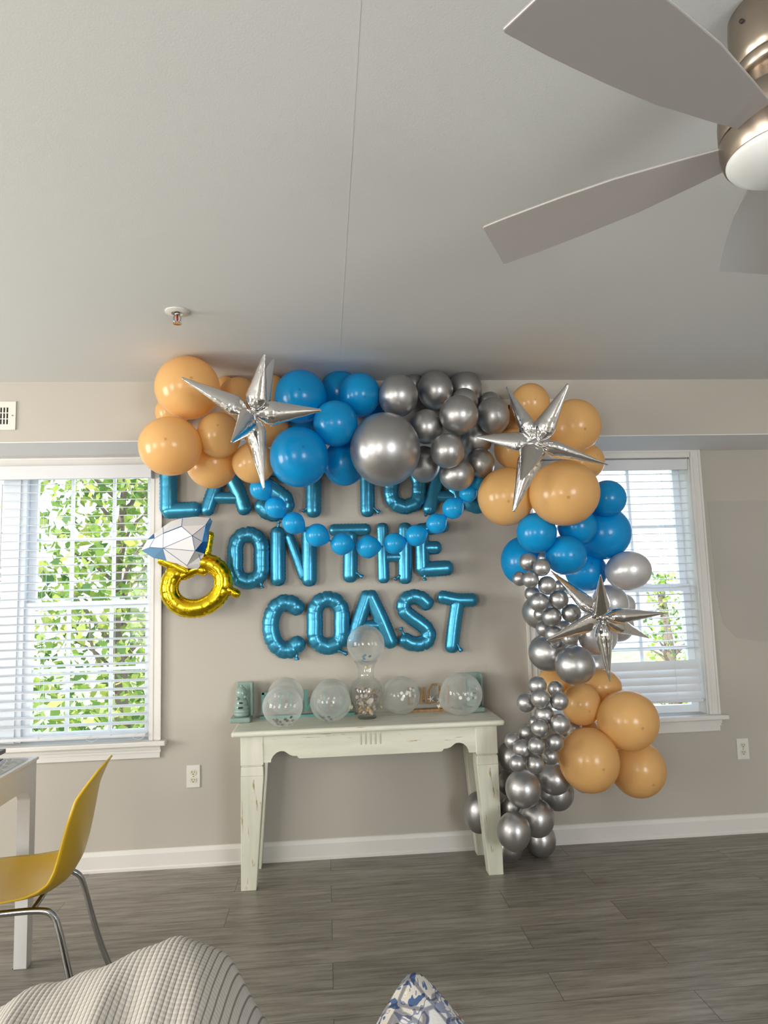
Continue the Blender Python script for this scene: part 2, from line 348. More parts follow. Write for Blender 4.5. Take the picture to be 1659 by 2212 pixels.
# blinds
def blind(x0, x1, ztop, yc, valance, tilt, closed, zbot, lab):
    r = root('window_blind', ((x0+x1)/2, yc, zbot), lab, 'window blind')
    yv = valance[2]
    v = mk('valance', join(box(valance[0], valance[1], yv, yv+.008, ztop, ztop+.072), box(valance[0], valance[0]+.008, yv+.008, yc-.01, ztop, ztop+.072), box(valance[1]-.008, valance[1], yv+.008, yc-.01, ztop, ztop+.072)), M_SLAT, r); bev(v, .002)
    mk('headrail', box(x0, x1, yc-.028, yc+.028, ztop+.012, ztop+.06), M_SLAT, r)
    S = []; z = ztop-.02; k = 0; n_tot = int((ztop-.02-zbot-.02)/.0436); 
    for k in range(n_tot):
        z = ztop-.018-.0436*k; left = n_tot-k
        if closed and left <= closed: z = zbot+.040+.0415*(left-1)
        a = radians(tilt if left > closed else (62 if closed else tilt))
        vs = []
        for q in range(5):
            u = (q/4-.5)*.05; zz = -.0016*(1-(u/.025)**2)*-1
            vs.append((u*cos(a)-zz*sin(a), u*sin(a)+zz*cos(a)))
        th = .0026; V = []; F = []
        for xx in (x0+.006, x1-.006):
            for (yy, z2) in vs: V.append((xx, yc+yy, z+z2))
            for (yy, z2) in vs[::-1]: V.append((xx, yc+yy, z+z2-th))
        F = [[i, (i+1) % 10, 10+(i+1) % 10, 10+i] for i in range(10)] + [list(range(10)), list(range(10, 20))[::-1]]
        S.append((V, F))
    zl = z
    mk('slats', join(*S), M_SLAT, r, smooth=True, auto=40)
    b_ = mk('bottom_rail', box(x0+.004, x1-.004, yc-.026, yc+.026, zbot, zbot+.016), M_SLAT, r); bev(b_, .003)
    n = 4 if x1-x0 > 1.2 else 2
    for i in range(n):
        xx = x0 + (x1-x0)*(i+.5)/n if n == 4 else x0 + (x1-x0)*(.17+.66*i)
        mk('ladder_cord', join(tube([(xx, yc-.027, ztop), (xx, yc-.027, zbot+.01)], .0011, 5), tube([(xx, yc+.027, ztop), (xx, yc+.027, zbot+.01)], .0011, 5)), M_SLAT, r)
    return r
r = blind(L0+.012, L1-.012, 2.02, -.005, (L0-.012, L1+.012, -.07), 7, 0, .668, 'white horizontal blind lowered over the wide left window')
# tie ends curling at the bottom rail of the left blind
for cx in (-1.22, -.985):
    mk('cord_end', tube(smoothpath([(cx, -.034, .69), (cx-.02, -.04, .668), (cx+.01, -.04, .655), (cx+.035, -.04, .668), (cx+.02, -.038, .68)], 5), .0012, 5), M_SLAT, r)
mk('tilt_wand', tube([(-1.69, -.045, 2.0), (-1.69, -.045, .74)], .004, 6), M_SLAT, r)
blind(R0+.012, R1-.012, 2.03, .035, (R0+.010, R1-.010, .0), 3, 5, .712, 'white horizontal blind behind the balloon column, lowest slats tilted shut')
# wall register grilles
def register(x0, x1, z0, z1, lab):
    y = -.42; n = int((x1-x0-.06)/.0145)
    holes = []
    for i in range(n):
        for j in range(3):
            a = x0+.033+i*.0145; zz = z0+.026+j*(z1-z0-.052)/3
            holes.append(rect(a, a+.0085, zz+.001, zz+(z1-z0-.052)/3-.003))
    o = mk('air_register', extr(rect(x0, x1, z0, z1), holes, y-.007, y-.001), M_PLASTIC); prop(o, lab, 'air vent')
    mk('duct_shadow_box', box(x0+.02, x1-.02, y-.0012, y, z0+.02, z1-.02), M_BLACK, o)
    for sx in (x0+.014, x1-.014): mk('screw', tube([(sx, y-.0095, (z0+z1)/2), (sx, y-.006, (z0+z1)/2)], .0035, 10), M_NICKEL, o)
register(-1.78, -1.472, 2.203, 2.342, 'white air vent with black slots above the left window')
register(.904, 1.194, 2.20, 2.337, 'white air vent mostly hidden behind the middle star balloon')
def outlet(x, z, lab):
    holes = []
    r = root('power_outlet', (x, 0, z-.057), lab, 'power outlet')
    p = mk('cover_plate', box(x-.035, x+.035, -.006, -.0005, z-.057, z+.057), M_PLASTIC, r); bev(p, .003, 2)
    for s in (.0195, -.0195):
        cz = z+s; pts = [(x+.0165*cos(a), cz+max(-.0125, min(.0125, .0165*sin(a)))) for a in [2*pi*k/24 for k in range(24)]]
        k = mk('receptacle', extr(pts, [], -.0085, -.006), M_IVORY, r)
        mk('slots', join(box(x-.0075, x-.0052, -.0092, -.0084, cz-.001, cz+.0075), box(x+.0052, x+.0075, -.0092, -.0084, cz, cz+.0065), tube([(x, -.0092, cz-.0075), (x, -.0084, cz-.0075)], .0026, 10)), M_DARK, k)
    mk('screw', tube([(x, -.0075, z), (x, -.006, z)], .0028, 10), M_NICKEL, r)
outlet(-.705, .449, 'white double power outlet on the wall left of the console table')
outlet(2.302, .448, 'white double power outlet below and right of the right window')
# ceiling sprinkler
s = atz(383, 673, HC); r = root('fire_sprinkler', s, 'small chrome and white fire sprinkler head on the ceiling', 'sprinkler')
mk('escutcheon', lathe([(.045, 0), (.045, -.003), (.036, -.007), (.022, -.008), (.018, -.003), (.012, -.003)], 28, s), M_PLASTIC, r, True, auto=40)
mk('frame_arms', join(lathe([(.010, -.003), (.010, -.014), (.006, -.015)], 14, s), *[tube(smoothpath([s+Vector((e*.008, 0, -.012)), s+Vector((e*.013, 0, -.026)), s+Vector((e*.010, 0, -.038)), s+Vector((0, 0, -.044))], 4), .0026, 6) for e in (-1, 1)]), M_CHROME, r, True)
mk('glass_bulb', lathe([(.001, -.014), (.0035, -.017), (.0035, -.034), (.001, -.038)], 10, s), M_RED, r, True)
mk('deflector', lathe([(.004, -.044), (.016, -.046), (.016, -.048), (.004, -.047)], 20, s), M_CHROME, r)
# ================================================================ OUTSIDE
M_BARK = mat('bark', (0.19, 0.14, 0.10), 0.9)
M_LEAF = mat('sunlit_leaf', (0.20, 0.36, 0.05), 0.5)
n, l, b = nodes(M_LEAF); gi = n.new('ShaderNodeNewGeometry')
rl = ramp(M_LEAF, gi.outputs['Random Per Island'], [(0, (.07, .16, .035)), (.5, (.25, .37, .06)), (1, (.55, .56, .13))]); l.new(rl.outputs[0], b.inputs['Base Color'])
tr = n.new('ShaderNodeBsdfTranslucent'); l.new(rl.outputs[0], tr.inputs[0]); mx = n.new('ShaderNodeMixShader'); mx.inputs[0].default_value = .45
l.new(b.outputs[0], mx.inputs[1]); l.new(tr.outputs[0], mx.inputs[2]); l.new(mx.outputs[0], n['Material Output'].inputs[0])
M_LAWN = mat('lawn', (0.22, 0.30, 0.12), 0.9); x = noise(M_LAWN, 4, 4); r = ramp(M_LAWN, x.outputs[0], [(.3, (.13, .2, .06)), (.7, (.36, .38, .2))]); nodes(M_LAWN)[1].new(r.outputs[0], nodes(M_LAWN)[2].inputs['Base Color'])
M_BOUNCE = mat('pale_bounce_surface', (.72, .70, .66), .9)
prop(mk('bounce_slab', box(-14, 12, .3, 5.0, -1.15, -1.0), M_BOUNCE), 'unseen pale slab added outside the windows to bounce daylight up', 'bounce slab', kind='structure')  # added reflector below view, throws daylight up at the bulkhead underside
prop(mk('lawn', box(-14, 12, 5.0, 22, -1.15, -1.0), M_LAWN), 'grass outside beyond both windows', 'lawn', kind='stuff')
def tree(x, y, h, crown, nl, lab, seed, ls=.072):
    rnd = random.Random(seed); r = root('leafy_tree', (x, y, -1.0), lab, 'tree')
    mk('trunk', tube([(x, y, -1.0), (x+.05, y, .2), (x-.04, y, 1.3), (x+.04, y+.05, h)], lambda t: .085*(1-.75*t), 9), M_BARK, r, True)
    B = []
    for i in range(22):
        a = rnd.uniform(0, 2*pi); z0 = rnd.uniform(-.1, h-.3); L = rnd.uniform(.5, 1.0)*crown
        p = Vector((x, y, z0)); q = p + Vector((cos(a)*L*.5, sin(a)*L*.5, L*.45)); e = q + Vector((cos(a+.4)*L*.5, sin(a+.4)*L*.5, L*.3))
        B.append(tube(smoothpath([p, q, e], 3), lambda t: .02*(1-.8*t)+.003, 5)); 
    mk('branches', join(*B), M_BARK, r, True)
    V, F = [], []
    for i in range(nl):
        a = rnd.uniform(0, 2*pi); rad = crown*sqrt(rnd.random()); z = rnd.uniform(-.9, h+.5)
        rad *= 1 - .35*max(0, (z-h*.5)/(h*.7)); c = Vector((x+cos(a)*rad, y+sin(a)*rad*.8, z))
        R = Euler((rnd.uniform(-1.2, 1.2), rnd.uniform(-1.2, 1.2), rnd.uniform(0, 6.3))).to_matrix(); k = ls*rnd.uniform(.7, 1.5); nn = len(V)
        for u, w_ in ((-.5, 0), (-.1, .32), (.5, 0), (-.1, -.32)): V.append(c + R @ Vector((u*k*1.3, w_*k*1.3, 0)))
        F.append([nn, nn+1, nn+2, nn+3])
    prop(mk('foliage', (V, F), M_LEAF, r), kind='stuff')
tree(-1.9, 2.9, 2.9, .95, 4700, 'green leafy tree outside seen through the middle of the left window', 1)
tree(-3.9, 2.9, 3.0, 1.0, 4200, 'green leafy tree outside at the far left edge of the left window', 2)
tree(-1.4, 5.2, 3.2, 1.3, 4500, 'green leafy tree outside behind the right edge of the left window', 3)
tree(at(1440, 1350, 3.8).x, 3.8, 1.0, .30, 900, 'small sunlit shrub outside the right window, behind the star spikes', 4, .045)
# ================================================================ CONSOLE TABLE
TZ = .737; TX0, TX1, TY0, TY1 = -.458, .862, -.415, -.02
tb = root('console_table', (.2, -.21, 0), 'distressed cream-green wooden console table with tapered legs against the wall', 'table')
o = mk('table_top', box(TX0, TX1, TY0, TY1, TZ-.027, TZ), M_WORNH, tb); bev(o, .012, 4)
AX0, AX1, AYF = -.418, .828, -.375; AZ = TZ-.027; BZ = AZ-.138; LW = .108
def legset(cx, cy, inner):
    # block, neck groove, tapered leg with chamfered shoulders
    hb = LW/2 if cy < -.2 else .045
    sx = -inner*.010
    return join(box(cx-LW/2, cx+LW/2, cy-hb*.9, cy+hb*.9, BZ, AZ), box(cx-LW/2+.005, cx+LW/2-.005, cy-hb*.9+.004, cy+hb*.9-.004, BZ-.006, BZ),
        taper(cx, cy, BZ-.05, BZ-.006, LW/2, hb*.9, LW/2-.002, hb*.9), 
        taper(cx+sx*2.2, cy, 0, BZ-.05, .036, .032, LW/2, hb*.9, -sx*2.2, 0))
for cx, inner in ((AX0+LW/2, 1), (AX1-LW/2, -1)):
    for cy in (AYF+.049, -.062):
        q = mk('leg', legset(cx, cy, inner), M_WORNV, tb); bev(q, .004, 2)
a, c = AX0+LW, AX1-LW
sc0 = [(a, AZ), (a, BZ+.012)]
def scal(x0, s):
    pts = [(.035, .0), (.036, .012), (.046, .030), (.062, .044), (.080, .050), (.098, .049), (.112, .040), (.126, .030), (.142, .025), (.160, .0245), (.163, .018), (.170, .012)]
    return [(x0+s*u, BZ+.010+w_) for u, w_ in pts]
ap = [(a, AZ), (a, BZ+.010)] + scal(a, 1) + [(p[0], p[1]) for p in scal(c, -1)[::-1]] + [(c, BZ+.010), (c, AZ)]
fx = [.1585+.0235*i for i in range(5)]
def slot(cx, z0, z1, w_):
    return [(cx+w_*cos(t_), z1+w_*sin(t_)) for t_ in [pi*k/6 for k in range(7)]] + [(cx+w_*cos(t_), z0+w_*sin(t_)) for t_ in [pi+pi*k/6 for k in range(7)]]
o = mk('front_apron', join(extr(ap, [slot(x_, AZ-.062, AZ-.020, .0045) for x_ in fx], AYF+.004, AYF+.012), extr(ap, [], AYF+.012, AYF+.022)), M_WORNH, tb)
mk('side_apron', box(AX0+.012, AX0+.030, AYF+.09, -.10, BZ+.02, AZ), M_WORNH, tb); mk('side_apron', box(AX1-.030, AX1-.012, AYF+.09, -.10, BZ+.02, AZ), M_WORNH, tb)
mk('rear_apron', box(a, c, -.05, -.03, BZ+.03, AZ), M_WORNH, tb)
# ================================================================ BALLOONS
def balloon_mesh(mats, nu=36, nv=24):
    prof = []
    for i in range(nv+1):
        t_ = radians(158)*i/nv; rr_ = sin(t_); yy = -cos(t_)
        if t_ > radians(100):
            q = (t_-radians(100))/radians(58); rr_ = rr_*(1-.25*q*q); yy += .14*q*q
        prof.append((max(rr_, .0004), yy))
    prof += [(.16, 1.10), (.085, 1.15), (.07, 1.19)]
    v, f = lathe(prof, nu); return [(x_, z_, -y_) for x_, y_, z_ in v], f
def shared(name, vf, m):
    me = bpy.data.meshes.new(name); me.from_pydata(vf[0], [], vf[1]); me.materials.append(m)
    bm = bmesh.new(); bm.from_mesh(me); bmesh.ops.recalc_face_normals(bm, faces=bm.faces)
    for f_ in bm.faces: f_.smooth = True
    bm.to_mesh(me); bm.free(); return me
BM = balloon_mesh(None); BMs = balloon_mesh(None, 24, 16)
MESH = {'p': shared('peach_balloon', BM, M_PEACH), 'b': shared('blue_balloon', BM, M_BLUE), 's': shared('silver_balloon', BM, M_SILVER), 'w': shared('silver_balloon', BM, M_PALE),
        'm': shared('mini_silver_balloon', BMs, M_SILVER), 'g': shared('mini_blue_balloon', BMs, M_MINIBLUE)}
KN = join(([(x_, z_+1.17, -y_) for x_, y_, z_ in lathe([(.05, -.03), (.09, -.02), (.10, .0), (.08, .02), (.04, .03), (.09, .07), (.12, .10), (.02, .09)], 12)[0]], lathe([(.05, -.03), (.09, -.02), (.10, .0), (.08, .02), (.04, .03), (.09, .07), (.12, .10), (.02, .09)], 12)[1]))
KMESH = {'g': shared('knot', KN, mat('dark_blue_knot', (.005, .08, .16), .4)), 'c': shared('knot', KN, M_CREAMKNOT)}
NAMES = {'p': 'peach_balloon', 'b': 'blue_balloon', 's': 'silver_balloon', 'w': 'silver_balloon', 'm': 'mini_silver_balloon', 'g': 'mini_blue_balloon'}
rb = random.Random(11)
def balloon(kind, x_, y_, rx, ry, Y, label, group, rot=None, mesh=None, name=None):
    P = at(x_, y_, Y); s_ = depth(P)/FPX
    o = bpy.data.objects.new(name or NAMES[kind], mesh or MESH[kind]); COL.objects.link(o); o.location = P
    o.scale = (rx*s_, (rx+ry)/2*s_, ry*s_)
    o.rotation_euler = rot or (radians(rb.uniform(-20, 20)), radians(rb.uniform(-6, 6)), radians(rb.uniform(-20, 20)))
    return prop(o, label, 'balloon', group)
BAL = [
 ('p',405,838,69,68,-0.78,'large peach balloon at the top left corner of the arch, touching the ceiling'),
 ('p',368,964,67,64,-0.812,'large peach balloon furthest left, hanging over the left window casing'),
 ('p',473,940,47,50,-0.757,'medium peach balloon just left of the left star balloon, dark dot at its centre'),
 ('p',372,890,36,36,-0.505,'peach balloon half hidden between the two large balloons at the far left'),
 ('p',458,1000,55,56,-0.58,'peach balloon above the foil letter A of the first word, lowest of the left cluster'),
 ('p',548,1000,46,45,-0.69,'pale peach balloon crossed by the lower spike of the left star balloon'),
 ('p',515,858,43,43,-0.61,'peach balloon behind the two spikes of the left star, below its pointing tip'),
 ('p',488,836,23,23,-0.5,'small dark peach balloon peeking out beside the large one at the top left'),
 ('p',583,850,40,42,-0.517,'dark peach balloon in shade behind the upright spikes of the left star'),
 ('p',578,920,44,46,-0.556,'shaded peach balloon behind the right spike of the left star balloon'),
 ('b',649,857,56,58,-0.703,'blue balloon in the top row above the right-hand spike tip of the left star'),
 ('b',735,848,46,47,-0.53,'dark blue balloon at the very top, set back between two blue balloons'),
 ('b',776,853,45,48,-0.679,'blue balloon in the top row touching the leftmost silver balloon'),
 ('b',725,915,48,50,-0.779,'blue balloon in the middle of the blue section, dark dot on its front'),
 ('b',646,987,63,66,-0.78,'largest blue balloon, low in the arch above the stem of the first foil T'),
 ('b',744,1000,46,50,-0.59,'blue balloon behind and left of the biggest silver balloon'),
 ('b',655,895,38,38,-0.511,'blue balloon mostly hidden behind the middle of the blue section'),
 ('b',812,888,26,28,-0.5,'deep blue balloon glimpsed above the biggest silver balloon'),
 ('s',832,971,76,80,-0.779,'biggest silver balloon, at the middle of the arch'),
 ('s',860,855,43,46,-0.716,'leftmost silver balloon in the top row, next to the blue balloons'),
 ('s',940,843,38,43,-0.59,'silver balloon second from the left in the top row'),
 ('s',1005,840,36,39,-0.511,'silver balloon rightmost in the top row, set back against the bulkhead'),
 ('s',991,897,42,43,-0.78,'bright silver balloon in the upper right of the silver cluster'),
 ('s',921,922,35,38,-0.69,'dark silver balloon just right above the biggest silver balloon'),
 ('s',967,974,37,38,-0.785,'silver balloon in the centre of the cluster right of the biggest one'),
 ('s',987,1026,38,35,-0.685,'lowest silver balloon of the arch, above the garland'),
 ('s',1065,898,35,41,-0.69,'silver balloon left of the upper spikes of the middle star'),
 ('s',1028,950,34,40,-0.56,'dull silver balloon behind the left spike tip of the middle star'),
 ('s',1037,1002,31,34,-0.62,'bronze tinted silver balloon right above the lowest silver balloon'),
 ('s',916,1003,34,40,-0.59,'silver balloon tucked under the right side of the biggest silver balloon'),
 ('s',1003,868,29,30,-0.613,'dark silver balloon squeezed between the top row and the bright silver balloon'),
 ('s',1058,870,24,24,-0.5,'small shaded silver balloon at the upper right rim of the silver cluster'),
 ('s',893,832,22,24,-0.5,'dark silver balloon sliver behind the first two of the top row'),
 ('p',1145,872,42,44,-0.654,'peach balloon between the two upper spikes of the middle star'),
 ('p',1240,921,57,59,-0.69,'large peach balloon right of the middle star, at the arch corner'),
 ('p',1219,1065,75,71,-0.817,'biggest peach balloon, below the middle star over the column top'),
 ('p',1094,1073,62,63,-0.662,'large peach balloon crossed by the lower left spike of the middle star'),
 ('p',1112,970,45,45,-0.59,'peach balloon behind the left spike of the middle star'),
 ('p',1268,997,37,38,-0.5,'peach balloon behind the right spike tip of the middle star, against the window'),
 ('p',1125,908,34,34,-0.504,'shaded peach balloon behind the upper left spike of the middle star'),
 ('b',1312,1077,40,40,-0.631,'light blue balloon standing out against the right window, highest of the column'),
 ('b',1159,1151,43,44,-0.705,'teal blue balloon under the gap between the two large peach balloons'),
 ('b',1247,1137,42,42,-0.621,'teal blue balloon right below the biggest peach balloon'),
 ('b',1304,1151,58,58,-0.501,'large bright blue balloon glowing in front of the right window'),
 ('b',1222,1199,45,43,-0.687,'teal blue balloon lowest at the front, touching the mini silver balloons'),
 ('b',1128,1211,46,52,-0.39,'bright blue balloon furthest left in the column, close to the wall'),
 ('b',1266,1234,45,43,-0.411,'blue balloon behind the tip of the upright spike of the lowest star'),
 ('w',1357,1233,49,42,-0.577,'pale silver balloon furthest right, in front of the window meeting rail'),
 ('w',1317,1303,40,41,-0.435,'translucent pale silver balloon behind the right spike of the lowest star'),
 ('w',1347,1308,25,26,-0.342,'tiny glimpse of a pale silver balloon under the silver one furthest right'),
 ('w',1291,1372,42,43,-0.36,'pale silver balloon behind the lower spike of the lowest star'),
 ('w',1335,1352,34,34,-0.265,'whitish silver balloon behind the lower right spike of the lowest star'),
 ('s',1170,1322,42,38,-0.313,'silver balloon at the left behind the upper mini balloons'),
 ('s',1186,1409,45,41,-0.411,'silver balloon below the upper mini cluster, left of its twin'),
 ('s',1242,1437,43,42,-0.566,'round silver balloon above the peach balloons, left of the lowest star spike'),
 ('w',1281,1436,27,30,-0.236,'pale silver balloon hidden behind the tip of the lowest star spike'),
 ('s',1225,1395,24,26,-0.263,'silver balloon between the pair under the upper mini cluster'),
 ('p',1196,1479,37,37,-0.26,'peach balloon behind the topmost lower mini balloons'),
 ('p',1300,1482,42,37,-0.353,'peach balloon behind the end of the lowest star spike'),
 ('p',1256,1521,42,45,-0.437,'small pale peach balloon right of the lower mini cluster'),
 ('p',1356,1556,65,64,-0.555,'large peach balloon furthest right below the window sill line'),
 ('p',1272,1642,64,68,-0.57,'large pale peach balloon at the bottom front, dark dot low on it'),
 ('p',1378,1661,58,60,-0.45,'lowest peach balloon, at the far right of the column'),
 ('p',1268,1578,26,26,-0.26,'golden glimpse of a peach balloon between three others'),
 ('s',1236,1576,22,24,-0.35,'bronze silver balloon wedged between mini balloons and peach balloons'),
 ('s',1262,1688,24,24,-0.26,'dark silver balloon edge under the pale bottom peach balloon'),
 ('s',1130,1704,38,40,-0.54,'dark silver balloon below the lower mini cluster, right of the table leg'),
 ('s',1197,1682,37,34,-0.449,'dark silver balloon left under the pale bottom peach balloon'),
 ('s',1203,1713,36,37,-0.34,'silver balloon lower right, just above the baseboard'),
 ('s',1159,1767,38,40,-0.45,'silver balloon in front of the baseboard, second row from the floor'),
 ('s',1110,1796,36,42,-0.54,'brightest silver balloon near the floor, beside the table leg'),
 ('s',1167,1813,33,37,-0.155,'silver balloon on the floor at the right foot of the column'),
 ('s',1100,1830,30,30,-0.201,'silver balloon on the floor under the brightest one'),
 ('s',1036,1754,35,45,-0.2,'silver balloon under the table behind the right front leg'),
 ('s',1103,1635,29,32,-0.291,'shaded silver balloon between table corner and lower mini cluster'),
 ('s',1100,1690,25,28,-0.229,'shaded silver balloon beside the table leg at apron height'),
 ('s',1098,1748,21,25,-0.212,'dark silver balloon seen between table leg and column, low down'),
 ('s',1108,1742,25,25,-0.308,'darkest silver balloon in the gap above the brightest one'),]
GR = {'p': 'peach balloons of the arch', 'b': 'blue balloons of the arch', 's': 'silver balloons of the arch', 'w': 'silver balloons of the arch'}
for kind, x_, y_, rx, ry, Y, lab in BAL: balloon(kind, x_, y_, rx, ry, Y, lab, GR[kind])
MINI = [
 (1141.6,1214,20,-0.748,'upper cluster mini silver balloon, topmost one'),
 (1170,1226,19,-0.838,'upper cluster mini silver balloon, right of the topmost one'),
 (1175,1206,14,-0.601,'upper cluster mini silver balloon, partly under the teal blue balloon'),
 (1123,1250,16,-0.723,'upper cluster mini silver balloon, furthest left'),
 (1146,1252,18,-0.82,'upper cluster mini silver balloon, second from the left'),
 (1182,1264,20,-0.812,'upper cluster mini silver balloon, in the third row, beneath the lowest teal blue balloon'),
 (1150,1283,17,-0.575,'upper cluster mini silver balloon, tucked behind at the left edge'),
 (1165,1301,21,-0.786,'upper cluster mini silver balloon, in the fourth row at the left'),
 (1207,1295,21,-0.791,'upper cluster mini silver balloon, in the fourth row at the right'),
 (1192,1332,21,-0.765,'upper cluster mini silver balloon, in the middle, fifth row'),
 (1168,1327,15,-0.545,'upper cluster mini silver balloon, just showing left of the fifth row'),
 (1234,1325,21,-0.77,'upper cluster mini silver balloon, touching the left spikes of the lowest star'),
 (1175,1358,17,-0.649,'upper cluster mini silver balloon, at the lower left'),
 (1196,1370,19,-0.739,'upper cluster mini silver balloon, behind the tip of the lower left star spike'),
 (1217,1358,18,-0.66,'upper cluster mini silver balloon, behind the lower left star spike'),
 (1231,1379,18,-0.624,'upper cluster mini silver balloon, lowest at the right'),
 (1203,1384,15,-0.518,'upper cluster mini silver balloon, lowest in the middle'),
 (1252,1368,14,-0.516,'upper cluster mini silver balloon, half hidden below the star centre'),
 (1210,1266,14,-0.586,'upper cluster mini silver balloon, dark, behind the upper left star spike'),
 (1161,1481,20,-0.62,'lower cluster mini silver balloon, topmost one'),
 (1200,1488,17,-0.495,'lower cluster mini silver balloon, upper right, set back'),
 (1167.5,1509,21,-0.719,'lower cluster mini silver balloon, at the centre of the top rosette'),
 (1136,1518,20,-0.62,'lower cluster mini silver balloon, furthest left of the top rosette'),
 (1208,1514,20,-0.719,'lower cluster mini silver balloon, right of the top rosette against the peach balloon'),
 (1176,1544,21,-0.686,'lower cluster mini silver balloon, directly under the top rosette'),
 (1166,1573,19,-0.732,'lower cluster mini silver balloon, in the middle of the column, fifth row'),
 (1210,1564,22,-0.738,'lower cluster mini silver balloon, largest, beside the small pale peach balloon'),
 (1138.6,1583,17,-0.62,'lower cluster mini silver balloon, at the left of the sixth row'),
 (1108,1601,18,-0.62,'lower cluster mini silver balloon, furthest left, next to the table corner'),
 (1159,1611,19,-0.737,'lower cluster mini silver balloon, in the middle of the seventh row'),
 (1198.5,1603,19,-0.719,'lower cluster mini silver balloon, at the right of the seventh row'),
 (1128,1618,20,-0.69,'lower cluster mini silver balloon, at the left of the seventh row'),
 (1117.5,1649,18,-0.728,'lower cluster mini silver balloon, bottom left'),
 (1155.6,1651,20,-0.719,'lower cluster mini silver balloon, bottom centre'),
 (1189,1633,19,-0.62,'lower cluster mini silver balloon, bottom right against the pale bottom peach balloon'),
 (1156,1560,14,-0.495,'lower cluster mini silver balloon, a sliver at the left, under the fourth row'),]
for x_, y_, r_, Y, lab in MINI: balloon('m', x_, y_, r_, r_, Y, lab, 'mini silver balloons on the column')
GAR = [(564,1056,25,'at the lower spike tip of the left star'),(595,1096,24,'over the foil S of the first word'),
(634,1130,25,'under the first foil T, above the foil N'),(685,1156,26,'over the right stem of the foil N'),(738.5,1175,25,'left over the foil T of the second row'),
(795,1181,26,'lowest of the garland, between the foil T and H'),(852,1174,24,'over the crossbar of the foil H'),(899,1157,24,'over the right stem of the foil H and the E'),
(943,1131,23,'beside the top arm of the foil E'),(978.5,1098,24,'under the foil A of the second word'),(1011,1066,20,'below the lowest silver balloon, bright at its right side'),(1032,1042,18,'last of the garland, peeking out left of the large peach balloon')]
pts = [at(g[0], g[1], -.50-.10*abs(i-5.5)/5.5) for i, g in enumerate(GAR)]
for i, g in enumerate(GAR):
    nx = pts[min(i+1, 11)]; pv = pts[max(i-1, 0)]; d = (nx-pv)
    ang = math.atan2(d.z, d.x)
    o = balloon('g', g[0], g[1], g[2], g[2]*.97, pts[i].y, 'small bright blue balloon ' + g[3], 'garland of small blue balloons', rot=Vector(d).to_track_quat('Y', 'Z').to_euler())
    k = bpy.data.objects.new('knot', KMESH['g']); COL.objects.link(k); k.parent = o; k['label'] = 'dark blue knotted neck'
# ---------------------------------------------------------------- foil letters
def foil(px, r, Y, cap=.16, wr=.022, seg=26, flat=.85, n=22):
    """inflated foil stroke along pixel polyline on the wall plane, with a ruffled seam"""
    P = [at(a_, b_, Y) for a_, b_ in px]
    if len(P) > 2: P = smoothpath(P, max(4, seg//(len(P)-1)))
    else: P = [P[0].lerp(P[1], i/seg) for i in range(seg+1)]
    s_ = depth(P[0])/FPX; R = r*s_
    # even spacing
    L = [0]
    for i in range(1, len(P)): L.append(L[-1]+(P[i]-P[i-1]).length)
    N = max(14, int(L[-1]/.0065)); Q = []
    for i in range(N+1):
        d = L[-1]*i/N; k = 0
        while k < len(L)-2 and L[k+1] < d: k += 1
        Q.append(P[k].lerp(P[k+1], (d-L[k])/max(1e-9, L[k+1]-L[k])))
    V, F = [], []; rn = random.Random(int(px[0][0]*7+px[0][1]))
    st = []
    tan = lambda i: (Q[min(i+1, N)]-Q[max(i-1, 0)]).normalized()
    for e in range(5, 0, -1): a_ = pi/2*e/5.4; st.append((Q[0]-tan(0)*R*sin(a_), tan(0), R*cos(a_), 0))
    for i in range(N+1):
        cv = (tan(max(i-2, 0)).cross(tan(min(i+2, N)))).y
        st.append((Q[i], tan(i), R, cv))
    for e in range(1, 6): a_ = pi/2*e/5.4; st.append((Q[N]+tan(N)*R*sin(a_), tan(N), R*cos(a_), 0))
    ph = rn.random()*3
    for j, (p, t_, rr_, cv) in enumerate(st):
        side = t_.cross(Vector((0, 1, 0))).normalized()
        ruff = .0016*sin(j*2.2+ph)
        w_ = (max(0, sin(j*.95+ph))**6)*(wr+min(cap, abs(cv)*.5))
        for k in range(n):
            q = 2*pi*k/n; cq, sq = cos(q), sin(q)
            inn = 1-w_*(.5+.5*(cq if cv > 0 else -cq)*(1 if abs(cv) > .02 else 0))
            rad_s = rr_*cq*inn; rad_y = rr_*sq*flat*inn
            if abs(cq) > .93: rad_s += (.0045+ruff)*(1 if cq > 0 else -1)
            V.append(p + side*rad_s + Vector((0, 1, 0))*rad_y)
    m_ = len(st)
    for i in range(m_-1):
        for k in range(n):
            k2 = (k+1) % n; F.append([i*n+k, i*n+k2, (i+1)*n+k2, (i+1)*n+k])
    F.append(list(range(n))[::-1]); F.append([(m_-1)*n+k for k in range(n)])
    return V, F
LY = -.045
def letter(strokes, lab, tail=None, Y=LY, dot=False, flat=.85):
    parts = [foil(px, r_, Y, flat=flat) for px, r_ in strokes]
    o = mk('foil_letter_balloon', join(*parts), M_TEAL, None, True); prop(o, lab, 'balloon', 'teal foil letter balloons on the wall')
    if tail:
        A, B_ = at(*tail[0], Y-.01), at(*tail[1], Y-.012)
        mk('valve_tail', tube([A.lerp(B_, i/6) for i in range(7)], lambda t_: .007+.004*sin(t_*9)*t_+.003*t_, 10), M_TEAL, o, True)
        if dot: mk('valve_seal', sphere(B_+Vector((0, -.010, 0)), .0045, 10, 6), M_RED, o, True)
    return o
